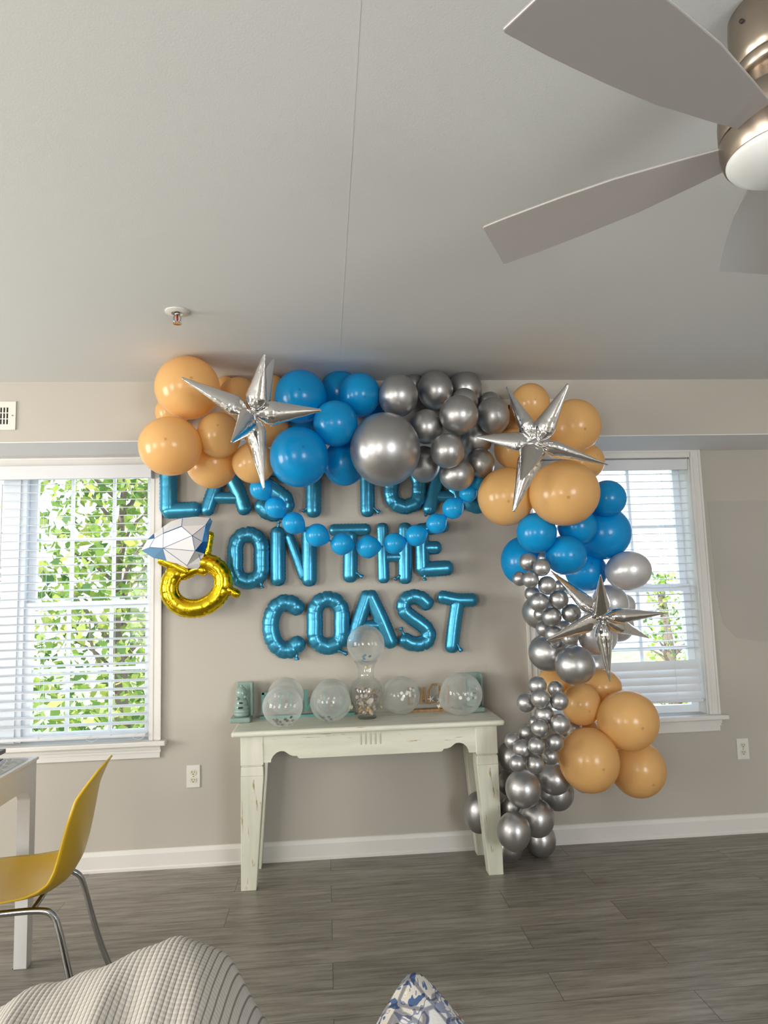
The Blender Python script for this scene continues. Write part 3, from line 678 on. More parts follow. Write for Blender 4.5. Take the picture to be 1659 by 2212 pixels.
def sprim(cx, y0, y1, hw):
    h = y1-y0
    return [(cx+hw*.95, y0+h*.16), (cx+hw*.45, y0+h*.02), (cx-hw*.35, y0), (cx-hw*.95, y0+h*.13), (cx-hw*.85, y0+h*.32), (cx, y0+h*.50), (cx+hw*.85, y0+h*.66), (cx+hw, y0+h*.85), (cx+hw*.35, y0+h), (cx-hw*.45, y0+h*.99), (cx-hw, y0+h*.84)]
def oprim(cx, y0, y1, hw):
    return [(cx-3, y1), (cx-hw*.72, y1-8), (cx-hw, y1-24), (cx-hw, (y0+y1)/2), (cx-hw, y0+26), (cx-hw*.65, y0+7), (cx, y0), (cx+hw*.65, y0+7), (cx+hw, y0+26), (cx+hw, (y0+y1)/2), (cx+hw, y1-24), (cx+hw*.72, y1-8), (cx+3, y1)]
letter([([(364,1012),(364,1097)],17),([(366,1103),(420,1101)],16)], 'teal foil balloon letter L starting the first row, beside the left window')
letter([([(481,1010),(459,1068),(448,1101)],13.5),([(489,1010),(517,1066),(528,1099)],14),([(463,1075),(512,1075)],11)], 'teal foil balloon letter A of the first word, right of the L')
letter([(sprim(592,1012,1108,26),16)], 'teal foil balloon letter S of the first word, behind the first garland balloons')
letter([([(646,1010),(708,1010)],12),([(677,1020),(677,1103)],15.5)], 'teal foil balloon letter T ending the first word, red valve at its foot', ((666,1096),(653,1105)), dot=True)
letter([([(762,1010),(824,1010)],12),([(793,1020),(794,1103)],14)], 'teal foil balloon letter T starting the second word, under the biggest silver balloon', ((804,1095),(820,1108)))
letter([(oprim(875,1012,1095,30),14.5)], 'teal foil balloon letter O of the second word in the first row')
letter([([(953,1010),(941,1050),(928,1099)],13.5),([(961,1010),(978,1050),(992,1092)],12),([(945,1072),(980,1072)],11)], 'teal foil balloon letter A of the second word, beside the last garland balloons', ((932,1103),(917,1113)), dot=True)
letter([(sprim(1030,1012,1094,22),13)], 'teal foil balloon letter S at the right end of the first row, mostly covered')
letter([(oprim(536.5,1154,1256,28),15.5)], 'teal foil balloon letter O starting the second row', ((563,1258),(566,1271)))
letter([([(600,1152),(600.5,1251)],15),([(625,1160),(641,1203),(655,1244)],9),([(668,1152),(668,1252)],15)], 'teal foil balloon letter N in the second row', ((600,1140),(603,1126)))
letter([([(722,1145),(790,1144)],11.5),([(757,1158),(756.5,1244)],14.5)], 'teal foil balloon letter T in the second row, below the garland', ((768,1236),(784,1247)))
letter([([(826,1140),(829,1249)],11),([(875,1142),(875,1248)],13.5),([(840,1203),(862,1203)],9)], 'slightly deflated teal foil balloon letter H in the second row', ((864,1243),(852,1252)), dot=True, flat=.7)
letter([([(911,1144),(913,1228)],14),([(918,1143),(958,1137)],12),([(922,1183),(942,1183)],12.5),([(916,1230),(965,1227)],15)], 'teal foil balloon letter E ending the second row', ((918,1240),(917,1254)))
letter([([(641,1312),(630,1304),(613,1302),(596,1313),(586,1336),(585,1362),(594,1389),(612,1404),(630,1403),(643,1391)],16.5)], 'teal foil balloon letter C starting the bottom row', ((640,1408),(642,1426)))
letter([(oprim(709,1294,1397,29),16)], 'teal foil balloon letter O in the bottom row, right of the C', ((728,1404),(750,1413)), dot=True)
letter([([(793,1289),(776,1340),(763,1384)],14),([(801,1289),(823,1336),(844,1386)],14.5),([(780,1351),(816,1351)],9)], 'teal foil balloon letter A in the bottom row, partly behind the clear balloon')
letter([([(922,1303),(909,1292),(890,1289),(874,1299),(873,1318),(888,1333),(907,1346),(924,1362),(924,1382),(908,1391),(889,1390),(876,1383)],14.5)], 'teal foil balloon letter S in the bottom row', ((874,1374),(865,1356)))
letter([([(957,1290),(988,1296),(1019,1296)],13),([(988,1305),(982,1345),(976,1397)],13.5)], 'teal foil balloon letter T ending the bottom row', ((985,1388),(997,1407)))
# ---------------------------------------------------------------- starburst balloons
def spike(c, tip, rmax, twist, rn):
    ax = (tip-c); L = ax.length; ax.normalize()
    u = ax.cross(Vector((0, 1, 0))); u = (u if u.length > .1 else ax.cross(Vector((0, 0, 1)))).normalized(); v = ax.cross(u)
    u, v = u*cos(twist)+v*sin(twist), v*cos(twist)-u*sin(twist)
    V, F = [], []; n = 20; N = 46; ph = rn.random()*6
    for i in range(N+1):
        t_ = i/N
        R = rmax*(sin(pi/2*min(1, t_/.26))**.75 if t_ < .26 else 1-(t_-.26)/.74*.965)
        R = max(R, .0022)
        w_ = (max(0, sin(i*1.15+ph))**4)*.14*max(0, 1-t_*2.1)
        for k in range(n):
            q = 2*pi*k/n; cq, sq = cos(q), sin(q)
            inn = 1-w_*(.5+.5*cos(q+ph))
            a_ = R*cq*inn; b_ = R*sq*.72*inn
            if abs(cq) > .92: a_ += (.0032+.0014*sin(i*2.3)*max(0, 1-t_*1.6))*(1 if cq > 0 else -1)*min(1, t_*8)
            V.append(c + ax*(L*t_) + u*a_ + v*b_)
    for i in range(N):
        for k in range(n):
            k2 = (k+1) % n; F.append([i*n+k, i*n+k2, (i+1)*n+k2, (i+1)*n+k])
    F.append(list(range(n))[::-1]); F.append([N*n+k for k in range(n)])
    return V, F
def starburst(cx, cy, Y, tips, lab, rmax=.048):
    c = at(cx, cy, Y); rn = random.Random(int(cx)); ppm = FPX/depth(c); L = .375
    r = root('starburst_balloon', c, lab, 'balloon', 'silver starburst balloons on the arch')
    for tx, ty, sg in tips:
        d2 = sqrt((tx-cx)**2+(ty-cy)**2)/ppm; dy = sqrt(max(0, L*L-d2*d2))*sg
        tip = at(tx, ty, Y)
        # place the tip at its depth but keep it on the same line of sight
        tip = at(tx, ty, Y+dy)
        mk('spike', spike(c+(tip-c).normalized()*.012, tip, rmax, rn.uniform(0, 3), rn), M_FOIL, r, True)
    mk('hub', sphere(c, .026, 16, 10), M_FOIL, r, True)
    return r
starburst(545, 895, -1.01, [(393,816,-.5),(571,764,-.3),(591,775,.35),(694,886,.2),(500,955,-1),(570,1056,-.3)], 'silver starburst balloon on the left of the arch, over the peach and blue balloons')
starburst(1157, 958, -1.03, [(1094,836,.4),(1227,829,-.5),(1313,1004,-.2),(1109,1105,.1),(1029,943,.3),(1126,1037,-1)], 'silver starburst balloon on the right top of the arch, over peach balloons')
starburst(1299, 1333, -.93, [(1190,1233,.6),(1297,1242,-.8),(1443,1324,.0),(1403,1378,.9),(1317,1472,.0),(1181,1384,-.5)], 'silver starburst balloon lowest on the column, in front of the right window')
# ---------------------------------------------------------------- engagement ring balloon
RY = -.15
ring = root('ring_foil_balloon', at(424, 1263, RY), 'gold and white foil balloon shaped as a diamond ring, left of the letters', 'balloon')
pc = []
for i in range(25):
    a_ = radians(124 + (434-124)*i/24)   # open at the top where the gem sits
    ex, ey = 60*cos(a_), 49*sin(a_); th = radians(22)
    pc.append((424+ex*cos(th)-ey*sin(th), 1264-ex*sin(th)-ey*cos(th)))
mk('gold_band', join(foil(pc, 18.5, RY, cap=.035, wr=.035, flat=.8), foil([(396,1242),(410,1236),(424,1229),(440,1232)], 10, RY-.005, wr=.12)), M_GOLD, ring, True)
mk('valve_tail', foil([(484,1268),(498,1276),(511,1283)], 8, RY-.01, wr=.3), M_GOLD, ring, True)
GY = RY-.03
ol = [(305,1189),(318,1166),(333,1152),(352,1138),(370,1126),(394,1119),(425,1116),(454,1119),(459,1126),(452,1146),(448,1170),(441,1196),(436,1216),(428,1229),(404,1228),(382,1218),(360,1212),(331,1205)]
nd = {'P': (353,1152,.055), 'Q': (392,1137,.065), 'R': (415,1157,.075), 'S': (444,1134,.045), 'T': (352,1184,.06), 'A': (323,1182,.035), 'U': (421,1190,.06), 'W': (334,1163,.04), 'X': (437,1170,.035), 'V': (404,1222,.03)}
GV = [at(a_, b_, GY) for a_, b_ in ol]; ids = {}
for k_, (a_, b_, h_) in nd.items(): ids[k_] = len(GV); GV.append(at(a_, b_, GY-h_))
N_ = ids
GF = [([0,1,N_['W'],N_['A']],0),([1,2,N_['W']],1),([2,3,N_['P'],N_['W']],0),([3,4,5,N_['Q'],N_['P']],0),([5,6,N_['Q']],0),([6,7,N_['S'],N_['Q']],0),([7,8,N_['S']],2),([8,9,10,N_['X'],N_['S']],2),
      ([N_['Q'],N_['S'],N_['R']],0),([N_['P'],N_['Q'],N_['R'],N_['T']],0),([N_['W'],N_['P'],N_['T'],N_['A']],0),([N_['S'],N_['X'],N_['R']],0),([N_['T'],N_['R'],N_['U']],0),([N_['R'],N_['X'],N_['U']],0),
      ([N_['T'],N_['U'],N_['V']],0),([N_['X'],10,11,N_['U']],1),([N_['U'],11,12,13,N_['V']],0),([13,14,N_['V']],0),([14,15,16,N_['T'],N_['V']],0),([16,17,N_['T']],2),([17,0,N_['A'],N_['T']],2)]
back = [len(GV)+i for i in range(18)]; cen = at(384, 1172, GY+.045)
GV2 = list(GV) + [cen]
GFb = [([i, (i+1) % 18, len(GV)], 0) for i in range(18)]
gem = (GV2, [f for f, _ in GF+GFb], [m_ for _, m_ in GF+GFb])
lines = []
def ln(a_, b_, w_=.0016):
    pa = GV[N_[a_]] if isinstance(a_, str) else GV[a_]; pb = GV[N_[b_]] if isinstance(b_, str) else GV[b_]
    lines.append(tint(tube([pa, pb], w_, 6), 1))
for a_, b_ in (('P','Q'),('Q','R'),('R','S'),('P','T'),('T','R'),('T','V'),('T','A'),('W','A'),('W','P'),('Q',5),('S',7),('R','U'),('U','V'),('R','X'),('P',3),('T','U'),('X','S'),('R',12)): ln(a_, b_, .0024 if (a_, b_) in (('P','Q'),('X','S')) else .0013)
mk('diamond', join(gem, *lines), [M_GEM, M_GEMBLUE, M_GEMSKY], ring)
mk('gold_setting', join(foil([(350,1210),(366,1217),(382,1224),(402,1234)], 9.5, RY-.012, wr=.12), foil([(430,1232),(441,1210),(448,1184),(452,1156)], 8.5, RY+.0, wr=.12)), M_GOLD, ring, True)
# ================================================================ THINGS ON THE CONSOLE
def contact(x_, y_, r_, z0):
    lo, hi = -1.5, .3
    for _ in range(50):
        m_ = (lo+hi)/2; P = at(x_, y_, m_)
        if P.z-r_*depth(P)/FPX > z0: lo = m_
        else: hi = m_
    return lo
CM = shared('clear_balloon', balloon_mesh(None, 48, 32), M_CLEARB)
def clear(x_, y_, r_, lab, Y=None, rot=(radians(60), 0, radians(120)), conf=9, cpos=(0, -.3), cm=None, knotlab=True):
    Yc = contact(x_, y_, r_, TZ) if Y is None else Y
    o = balloon('c', x_, y_, r_, r_, Yc, lab, 'clear confetti balloons on the console table', rot=rot, mesh=CM, name='clear_confetti_balloon')
    k = bpy.data.objects.new('knot', KMESH['c']); COL.objects.link(k); k.parent = o; k['label'] = 'cream coloured knot'
    R = o.scale[0]; rn = random.Random(int(x_)); V, F = [], []
    inv = Euler(rot).to_matrix().inverted()
    for i in range(conf):
        a_ = rn.gauss(cpos[0], .38); b_ = rn.gauss(cpos[1], .16)
        d = Vector((sin(a_)*.9, -sqrt(max(.05, 1-sin(a_)**2*.8-min(.9, b_*b_)))*rn.choice((1, .8, .5)), b_)).normalized()*.955
        z_ = d.normalized(); u = z_.cross(Vector((0, 0, 1))).normalized(); v = z_.cross(u); k0 = len(V)
        for q in range(12):
            for off in (0,): V.append(inv @ (d + u*(cos(q*pi/6)*.082) + v*(sin(q*pi/6)*.082)))
        for q in range(12): V.append(inv @ (d*.992 + u*(cos(q*pi/6)*.082) + v*(sin(q*pi/6)*.082)))
        F += [[k0+q for q in range(12)], [k0+12+q for q in range(12)][::-1]] + [[k0+q, k0+(q+1) % 12, k0+12+(q+1) % 12, k0+12+q] for q in range(12)]
    me = bpy.data.meshes.new('confetti'); me.from_pydata(V, [], F); me.materials.append(cm or M_CONFETTI)
    c = bpy.data.objects.new('confetti', me); COL.objects.link(c); c.parent = o
    return o
M_WCONF = mat('white_confetti', (.8, .8, .76), .5)
clear(610.6, 1526, 43.5, 'clear balloon nearest the table front at the left, dark confetti at its bottom', rot=(radians(-72), 0, radians(10)), conf=13, cpos=(0, -.62))
clear(617, 1503, 39, 'clear balloon standing behind the leftmost clear balloon', Y=-.125, rot=(radians(-30), 0, 0), conf=0)
clear(713.5, 1516, 43.5, 'clear balloon left of the vase with cream knot at its right, grey confetti low', rot=(radians(-20), radians(25), radians(-72)), conf=8, cpos=(-.35, -.62))
clear(716, 1507, 40, 'clear balloon standing behind the one left of the vase', Y=-.13, rot=(radians(-30), 0, 0), conf=0)
clear(866, 1502, 40.5, 'clear balloon right of the vase with white confetti and a cream knot', rot=(radians(-30), 0, radians(68)), conf=10, cpos=(.25, .15), cm=M_WCONF)
clear(996, 1499, 45.5, 'largest clear balloon, at the right end of the table', rot=(radians(-28), 0, radians(75)), conf=5, cpos=(.3, .0), cm=M_WCONF)
VX, VY = .2, -.19
top = clear(790, 1391, 40.5, 'clear balloon resting on the rim of the glass vase, blue-grey confetti inside', Y=VY, rot=(radians(-90), 0, 0), conf=14, cpos=(0, -.80), cm=M_BLUECONF)
# vase
vz = TZ
po = [(.042, .0), (.046, .004), (.046, .010), (.048, .018), (.060, .05), (.075, .09), (.083, .128), (.081, .156), (.069, .184), (.051, .197), (.042, .204), (.0405, .225), (.043, .25), (.050, .272), (.063, .290)]
pi_ = [(r_-.0028, z_) for r_, z_ in po[3:]][::-1]; pi_[0] = (.0605, .290)
vf = lathe(po + pi_ + [(.03, .012), (.0005, .012)], 44, (VX, VY, vz), cap=False)
vase = mk('glass_vase', vf, M_GLASS, None, True, auto=60); prop(vase, 'clear flared glass vase full of seashells in the middle of the table', 'vase')
mk('base_ring', lathe([(.044, .0), (.0475, .003), (.0475, .008), (.044, .011)], 44, (VX, VY, vz)), thin('thick_glass_foot', (.75, .8, .78), 1.5, .03, .06, (.6, .66, .62)), vase, True)
# shells: three builds, copied
def conch():
    V, F = [], []; N = 46; n = 12
    for i in range(N+1):
        t_ = i/N; a_ = t_*2*pi*3.0; R = .5*(1-t_)**1.1+.01; c_ = Vector((cos(a_)*R*.55, sin(a_)*R*.55, t_*1.05-.45)); tr_ = Vector((-sin(a_), cos(a_), .25)).normalized()
        u = Vector((cos(a_), sin(a_), 0)); v = tr_.cross(u)
        for k in range(n): q = 2*pi*k/n; V.append(c_ + u*(cos(q)*R*.62) + v*(sin(q)*R*.75))
    for i in range(N):
        for k in range(n): k2 = (k+1) % n; F.append([i*n+k, i*n+k2, (i+1)*n+k2, (i+1)*n+k])
    F.append([k for k in range(n)]); return V, F
def scallop():
    V, F = [], []; N = 40; M = 8
    for s_ in (0, 1):
        for j in range(M+1):
            for i in range(N+1):
                a_ = radians(-75+150*i/N); rr_ = j/M; rib = 1+.03*cos(i*2*pi/5)*rr_
                h = (.42*sqrt(max(0, 1-(rr_*.98)**2)) if True else 0)*(1-.3*abs(sin(a_))) - .05*s_
                V.append((sin(a_)*rr_*rib*.9, cos(a_)*rr_*rib-.4, h-.2+.02*cos(i*2*pi/5)*rr_))
    st = (M+1)*(N+1)
    for s_ in (0, 1):
        for j in range(M):
            for i in range(N):
                a_ = s_*st+j*(N+1)+i; F.append([a_, a_+1, a_+N+2, a_+N+1] if s_ else [a_, a_+N+1, a_+N+2, a_+1])
    for i in range(N): a_ = M*(N+1)+i; F.append([a_, a_+1, a_+1+st, a_+st])
    return V, F
SH = {'whelk': (shared('whelk_shell', conch(), M_SHELLW), 'spiral white seashell in the glass vase'), 'grey': (shared('grey_spiral_shell', conch(), M_SHELLG), 'grey striped spiral seashell in the glass vase'),
      'scallop': (shared('scallop_shell', scallop(), M_SHELLW), 'white fan shaped seashell in the glass vase'), 'tan': (shared('tan_clam_shell', scallop(), M_SHELLT), 'tan clam shell in the glass vase')}
def vr(z_):
    for (r0, z0), (r1, z1) in zip(po, po[1:]):
        if z0 <= z_ <= z1: return r0+(r1-r0)*(z_-z0)/max(1e-6, z1-z0)
    return .04
sr = random.Random(5); placed = []
kinds = ['scallop', 'whelk', 'tan', 'scallop', 'whelk', 'grey']
nsh = 0
for tries in range(6000):
    if nsh >= 60: break
    zc = sr.uniform(.018, .140); s_ = sr.uniform(.020, .028)*(.72 if zc < .06 else 1); R = vr(zc)-.004-s_*.85
    a_ = sr.uniform(0, 2*pi); rad = R*sqrt(sr.uniform(.1, 1)); c_ = Vector((VX+rad*cos(a_), VY+rad*sin(a_), vz+zc))
    if vr(max(.0, zc-s_*.5))-.003 < rad+s_*.66: continue
    if any((c_-p).length < (s_+q)*.60 for p, q in placed): continue
    placed.append((c_, s_)); kd = kinds[nsh % 6]
    if zc > .12 and nsh % 3 == 0: kd = 'grey' if nsh % 2 else 'whelk'
    if zc < .06 and nsh % 2: kd = 'tan'
    me_, lb = SH[kd]; o = bpy.data.objects.new(me_.name.split('.')[0], me_); COL.objects.link(o); o.location = c_; o.scale = (s_, s_, s_)
    o.rotation_euler = (sr.uniform(0, 6.3), sr.uniform(0, 6.3), sr.uniform(0, 6.3)); nsh += 1
    hw = 'at the bottom of' if zc < .05 else 'low in' if zc < .085 else 'halfway up' if zc < .115 else 'on top of the heap in'
    sx_ = c_.x-VX; dw = ('left' if sx_ < -.022 else 'right' if sx_ > .022 else 'centre') + (' front' if c_.y < VY else ' back')
    prop(o, lb.replace('in the glass vase', hw + ' the glass vase, ' + dw), 'seashell', 'seashells in the vase: ' + kd)
# bookends: plate, base, squat ringed buoy figure with two dark openings
def bookend(x0, yb, lab):
    r = root('lighthouse_bookend', (x0+.045, yb-.06, TZ), lab, 'bookend', 'sage green ceramic bookends')
    z = TZ
    b_ = mk('base', box(x0-.008, x0+.098, yb-.145, yb, z, z+.026), M_SAGE, r); bev(b_, .009, 3)
    p = mk('back_plate', box(x0+.018, x0+.104, yb-.02, yb, z+.02, z+.19), M_SAGE, r); bev(p, .004, 3)
    p2 = mk('side_plate', box(x0+.092, x0+.104, yb-.075, yb-.019, z+.024, z+.188), M_SAGE, r); bev(p2, .003, 2)
    cx, cy = x0+.048, yb-.082
    pr = [(.034, .026), (.038, .030), (.039, .040), (.036, .044), (.038, .048), (.038, .058), (.034, .062), (.036, .066), (.035, .080), (.031, .084), (.032, .090), (.029, .104), (.025, .108), (.027, .112), (.022, .116), (.024, .122), (.029, .132), (.031, .145), (.028, .158), (.020, .168), (.008, .174), (.007, .180), (.0005, .184)]
    f_ = mk('lighthouse_tower', join(lathe(pr, 24, (cx, cy, z)), sphere((cx-.018, cy-.022, z+.118), .009), sphere((cx+.020, cy-.018, z+.125), .008), sphere((cx+.012, cy-.024, z+.142), .007)), M_SAGE, r, True, auto=50)
    mk('window_opening', box(cx-.013, cx+.010, cy-.041, cy-.030, z+.068, z+.077), M_BLACK, f_); mk('window_opening', box(cx-.008, cx+.009, cy-.037, cy-.026, z+.092, z+.100), M_BLACK, f_)
    return r
bookend(-.489, -.035, 'sage green glazed lighthouse bookend at the left end of the table')
bookend(.722, -.03, 'sage green lighthouse bookend behind the largest clear balloon at the right end')
# teal word sign, letters cut from board, standing on a strip
SY = -.055
sg = root('teal_word_sign', (at(664, 1538, SY).x, SY, TZ), 'teal painted wooden word sign half hidden behind the clear balloons', 'sign')
sx0, sx1 = at(562, 1540, SY).x, at(766, 1535, SY).x
mk('sign_base', box(sx0, sx1, SY-.02, SY+.02, TZ, TZ+.012), M_SIGN, sg)
def pstroke(pl, w_, Y, th):
    P = [at(a_, b_, Y) for a_, b_ in pl]; out = []
    for p, q in zip(P, P[1:]):
        d = Vector((q.x-p.x, 0, q.z-p.z)); L_ = d.length; d.normalize(); s_ = Vector((-d.z, 0, d.x))*w_/2
        poly = [p-s_-d*w_*.35, q-s_+d*w_*.35, q+s_+d*w_*.35, p+s_-d*w_*.35]
        out.append(extr([(v_.x, v_.z) for v_ in poly], [], Y-th/2, Y+th/2))
    return join(*out)
for pl, w_ in (([(568,1538),(568,1496),(590,1496)], .014), ([(568,1514),(588,1514)], .011)): pass
sgl = [join(pstroke([(568,1538),(568,1498),(594,1498)], .014, SY, .014), pstroke([(568,1517),(590,1517)], .012, SY, .0135)),
       pstroke([(606,1536),(606,1498),(628,1498),(628,1536)], .013, SY, .014),
       join(pstroke([(661,1534),(661,1492)], .016, SY, .014), pstroke([(650,1510),(661,1510)], .010, SY, .0135), pstroke([(664,1532),(676,1510),(684,1494)], .011, SY, .013)),
       pstroke([(700,1534),(700,1496)], .014, SY, .014),
       join(pstroke([(736,1534),(748,1498),(757,1534)], .013, SY, .014), pstroke([(741,1520),(754,1520)], .010, SY, .0135))]
for p in sgl: o = mk('sign_letter', p, M_SIGN, sg)
# driftwood sign reading BEACH
DY = -.06
dg = root('driftwood_sign', (at(920, 1530, DY).x, DY, TZ), 'small driftwood letter sign with white starfish, between the right clear balloons', 'sign')
dx0, dx1 = at(880, 1530, DY).x, at(980, 1528, DY).x
o = mk('sign_base', box(dx0, dx1, DY-.022, DY+.018, TZ, TZ+.013), M_DRIFT, dg); bev(o, .002)
def sticks(segs): return join(*[tube([at(a_, b_, DY+k_*.003), at(c_, d_, DY+k_*.003)], .0058, 7) for k_, (a_, b_, c_, d_) in enumerate(segs)])
for seg in ([(883,1523,883,1486),(884,1487,896,1486),(884,1504,894,1504),(884,1521,898,1521)],
            [(908,1521,911,1496),(911,1496,914,1485),(914,1485,923,1520),(910,1509,920,1509)], [(926,1521,926,1492),(926,1492,933,1479),(933,1479,945,1479),(926,1517,944,1516)], [(950,1521,949,1481),(968,1520,968,1480),(950,1502,968,1501)]):
    mk('stick_letter', sticks(seg), M_DRIFT, dg, True, auto=40)
def starfish(cx, cy, R, rot, lab):
    c_ = at(cx, cy, DY-.028); V, F = [], []; s_ = R*depth(c_)/FPX
    for k in range(10):
        a_ = rot+k*pi/5; rr_ = s_ if k % 2 == 0 else s_*.2
        V.append(c_+Vector((sin(a_)*rr_, 0, cos(a_)*rr_)))
    V += [c_+Vector((0, -.006, 0)), c_+Vector((0, .003, 0))]
    F = [[k, (k+1) % 10, 10] for k in range(10)]+[[(k+1) % 10, k, 11] for k in range(10)]
    o = mk('starfish', (V, F), M_STARFISH); prop(o, lab, 'starfish'); m_ = o.modifiers.new('b', 'BEVEL'); m_.width = .0012; m_.segments = 2
starfish(930.5, 1510, 11.5, -.28, 'white starfish on the driftwood sign, fully in view')
starfish(950, 1513, 11, -.9, 'white starfish on the driftwood sign, cut off by the largest clear balloon')
# ================================================================ CEILING FAN
FX, FY = .862, -2.757
fan = root('ceiling_fan', (FX, FY, HC), 'brushed nickel ceiling fan with frosted dome light, cut by the right edge', 'ceiling fan')
mk('canopy', lathe([(.074, 0), (.080, -.008), (.082, -.035), (.081, -.065), (.078, -.090), (.074, -.106), (.072, -.108)], 64, (FX, FY, HC)), M_NICKEL, fan, True, auto=50)
mk('canopy_ring', lathe([(.069, -.106), (.0735, -.109), (.073, -.124), (.068, -.130), (.064, -.132)], 64, (FX, FY, HC)), M_NICKEL, fan, True, auto=50)
mk('screw', tube([(FX-.083, FY-.022, HC-.045), (FX-.074, FY-.018, HC-.045)], .004, 10), M_DARK, fan, True)
mk('motor_neck', lathe([(.064, -.131), (.068, -.142), (.082, -.162), (.100, -.182), (.107, -.190)], 64, (FX, FY, HC)), M_NICKEL, fan, True, auto=50)
mk('motor_housing', lathe([(.107, -.189), (.111, -.192), (.1135, -.210), (.1135, -.244), (.112, -.2455)], 64, (FX, FY, HC)), M_NICKEL, fan, True, auto=50)
mk('trim_groove', lathe([(.107, -.2445), (.1105, -.2455), (.1105, -.249), (.107, -.250)], 64, (FX, FY, HC)), M_DARK, fan, True)
mk('light_collar', lathe([(.109, -.2485), (.1135, -.250), (.1135, -.268), (.111, -.282), (.1074, -.291), (.104, -.291)], 64, (FX, FY, HC)), M_NICKEL, fan, True, auto=50)
mk('dome_light', lathe([(.105, -.289), (.104, -.294), (.098, -.302), (.082, -.312), (.058, -.320), (.03, -.325), (.0005, -.327)], 64, (FX, FY, HC)), M_DOME, fan, True)
def blade(ang):
    V, F = [], []; N = 14; zb = HC-.25
    out = [(.10, .030), (.18, .044), (.30, .062), (.42, .070), (.54, .074), (.60, .074), (.606, .071)]
    up_, dn = [], []
    for s_ in (1,):
        poly = [(r_, w_) for r_, w_ in out] + [(r_+(.028 if r_ > .59 else 0), -w_) for r_, w_ in out[::-1]]
    R = Matrix.Rotation(ang, 4, 'Z'); T = Matrix.Rotation(radians(11), 4, 'X')
    for dz in (0, -.006):
        for r_, w_ in poly: V.append(Vector((FX, FY, zb)) + (R @ T @ Vector((r_, w_, dz))))
    n = len(poly); F = [list(range(n)), list(range(n, 2*n))[::-1]] + [[i, (i+1) % n, n+(i+1) % n, n+i] for i in range(n)]
    return V, F
for a_ in (64, 136, 208, 280, 352):
    o = mk('blade', blade(radians(a_)), M_BLADE, fan); bev(o, .002)
# ================================================================ WHITE TABLE (left)
WT = root('white_dining_table', (-1.55, -1.6, 0), 'white lacquered table at the left edge, only its corner and one leg in view', 'table')
WX1, WY1, WZT = -1.145, -.895, .768
o = mk('table_top', box(-1.95, WX1, -2.3, WY1, WZT-.012, WZT), M_WHITELAQ, WT); bev(o, .003)
def frame_side(x0, x1):
    ho = [( -2.19, 0), (-2.19, .60), (-2.17, .645), (-2.13, .665), (-1.02, .665), (-.98, .655), (-.955, .62), (-.95, .0)]
    out = [(-2.25, 0), (-2.25, WZT-.012), (-.90, WZT-.012), (-.90, 0)]
    poly = out[:3] + [(-.90, 0), (-.95, 0)] + ho[::-1][1:-1] + [(-2.19, 0)]
    v, f = extr(poly, [], x0, x1)      # polygon in (y,z), thickness along x
    return [(y_, x_, z_) for x_, y_, z_ in v], f
o = mk('leg_frame', frame_side(-1.200, WX1-.008), M_WHITELAQ, WT); bev(o, .003)
o = mk('leg_frame', frame_side(-1.94, -1.88), M_WHITELAQ, WT); bev(o, .003)
mk('end_apron', box(-1.88, -1.215, -.93, -.905, .665, WZT-.012), M_WHITELAQ, WT)
mk('foot_pad', box(-1.205, WX1-.016, -.945, -.905, -.0, .003), M_DARK, WT)
tr = mk('dark_tray', join(box(-1.62, -1.262, -1.25, -.94, WZT+.001, WZT+.006), box(-1.62, -1.256, -1.25, -.935, WZT+.026, WZT+.042)), mat('charcoal_metal', (.09, .09, .09), .4, .3)); prop(tr, 'dark grey flat tray on the white table at the left edge', 'tray'); bev(tr, .002)
# crumpled clear bag beside it
rn = random.Random(3); V, F = [], []; N = 14
for j in range(N+1):
    for i in range(N+1):
        u, v = i/N, j/N; e = min(1, 5*min(u, v, 1-u, 1-v))
        V.append((-1.25+u*.085, -1.22+v*.27, WZT+.002+e*(.006+.012*rn.random())))
for j in range(N):
    for i in range(N): a_ = j*(N+1)+i; F.append([a_, a_+1, a_+N+2, a_+N+1])
bagm = mk('plastic_bag', (V, F), M_PLASTICBAG); prop(bagm, 'crumpled clear plastic film lying at the edge of the white table', 'plastic bag'); m_ = bagm.modifiers.new('s', 'SOLIDIFY'); m_.thickness = .001
# ================================================================ YELLOW CHAIR
CX, CYc = -.835, -1.31     # back of the chair (world x) and middle of its width
CH = root('yellow_chair', (CX-.2, CYc, 0), 'yellow moulded plastic chair with chrome legs, drawn up to the white table', 'chair')
def shell():
    # forward f (towards -x), height z, half width w, edge curl (fwd, up)
    pr = [(.455, .405, .165, 0, .0), (.445, .428, .185, 0, .004), (.42, .441, .20, 0, .008), (.36, .446, .208, 0, .013), (.28, .440, .212, 0, .020), (.20, .432, .212, .004, .028), (.13, .430, .210, .010, .036),
          (.08, .438, .206, .018, .040), (.04, .462, .202, .028, .036), (.015, .505, .199, .036, .026), (.000, .56, .197, .040, .012), (-.012, .62, .195, .040, .004), (-.022, .68, .188, .036, 0), (-.032, .735, .172, .030, 0), (-.045, .768, .145, .020, 0), (-.062, .806, .100, .008, 0), (-.074, .826, .055, .0, 0)]
    S = [Vector(p) if False else p for p in pr]
    # refine along the profile
    fine = []
    for i in range(len(pr)-1):
        for k in range(3):
            t_ = k/3; fine.append(tuple(pr[i][q]*(1-t_)+pr[i+1][q]*t_ for q in range(5)))
    fine.append(pr[-1])
    V, F = [], []; n = 16
    for f_, z_, w_, cf, cu in fine:
        for k in range(n+1):
            s_ = -1+2*k/n; e = abs(s_)**2.4
            V.append((CX-(f_+cf*e), CYc+s_*w_, z_+cu*e))
    for i in range(len(fine)-1):
        for k in range(n): a_ = i*(n+1)+k; F.append([a_, a_+1, a_+n+2, a_+n+1])
    return V, F
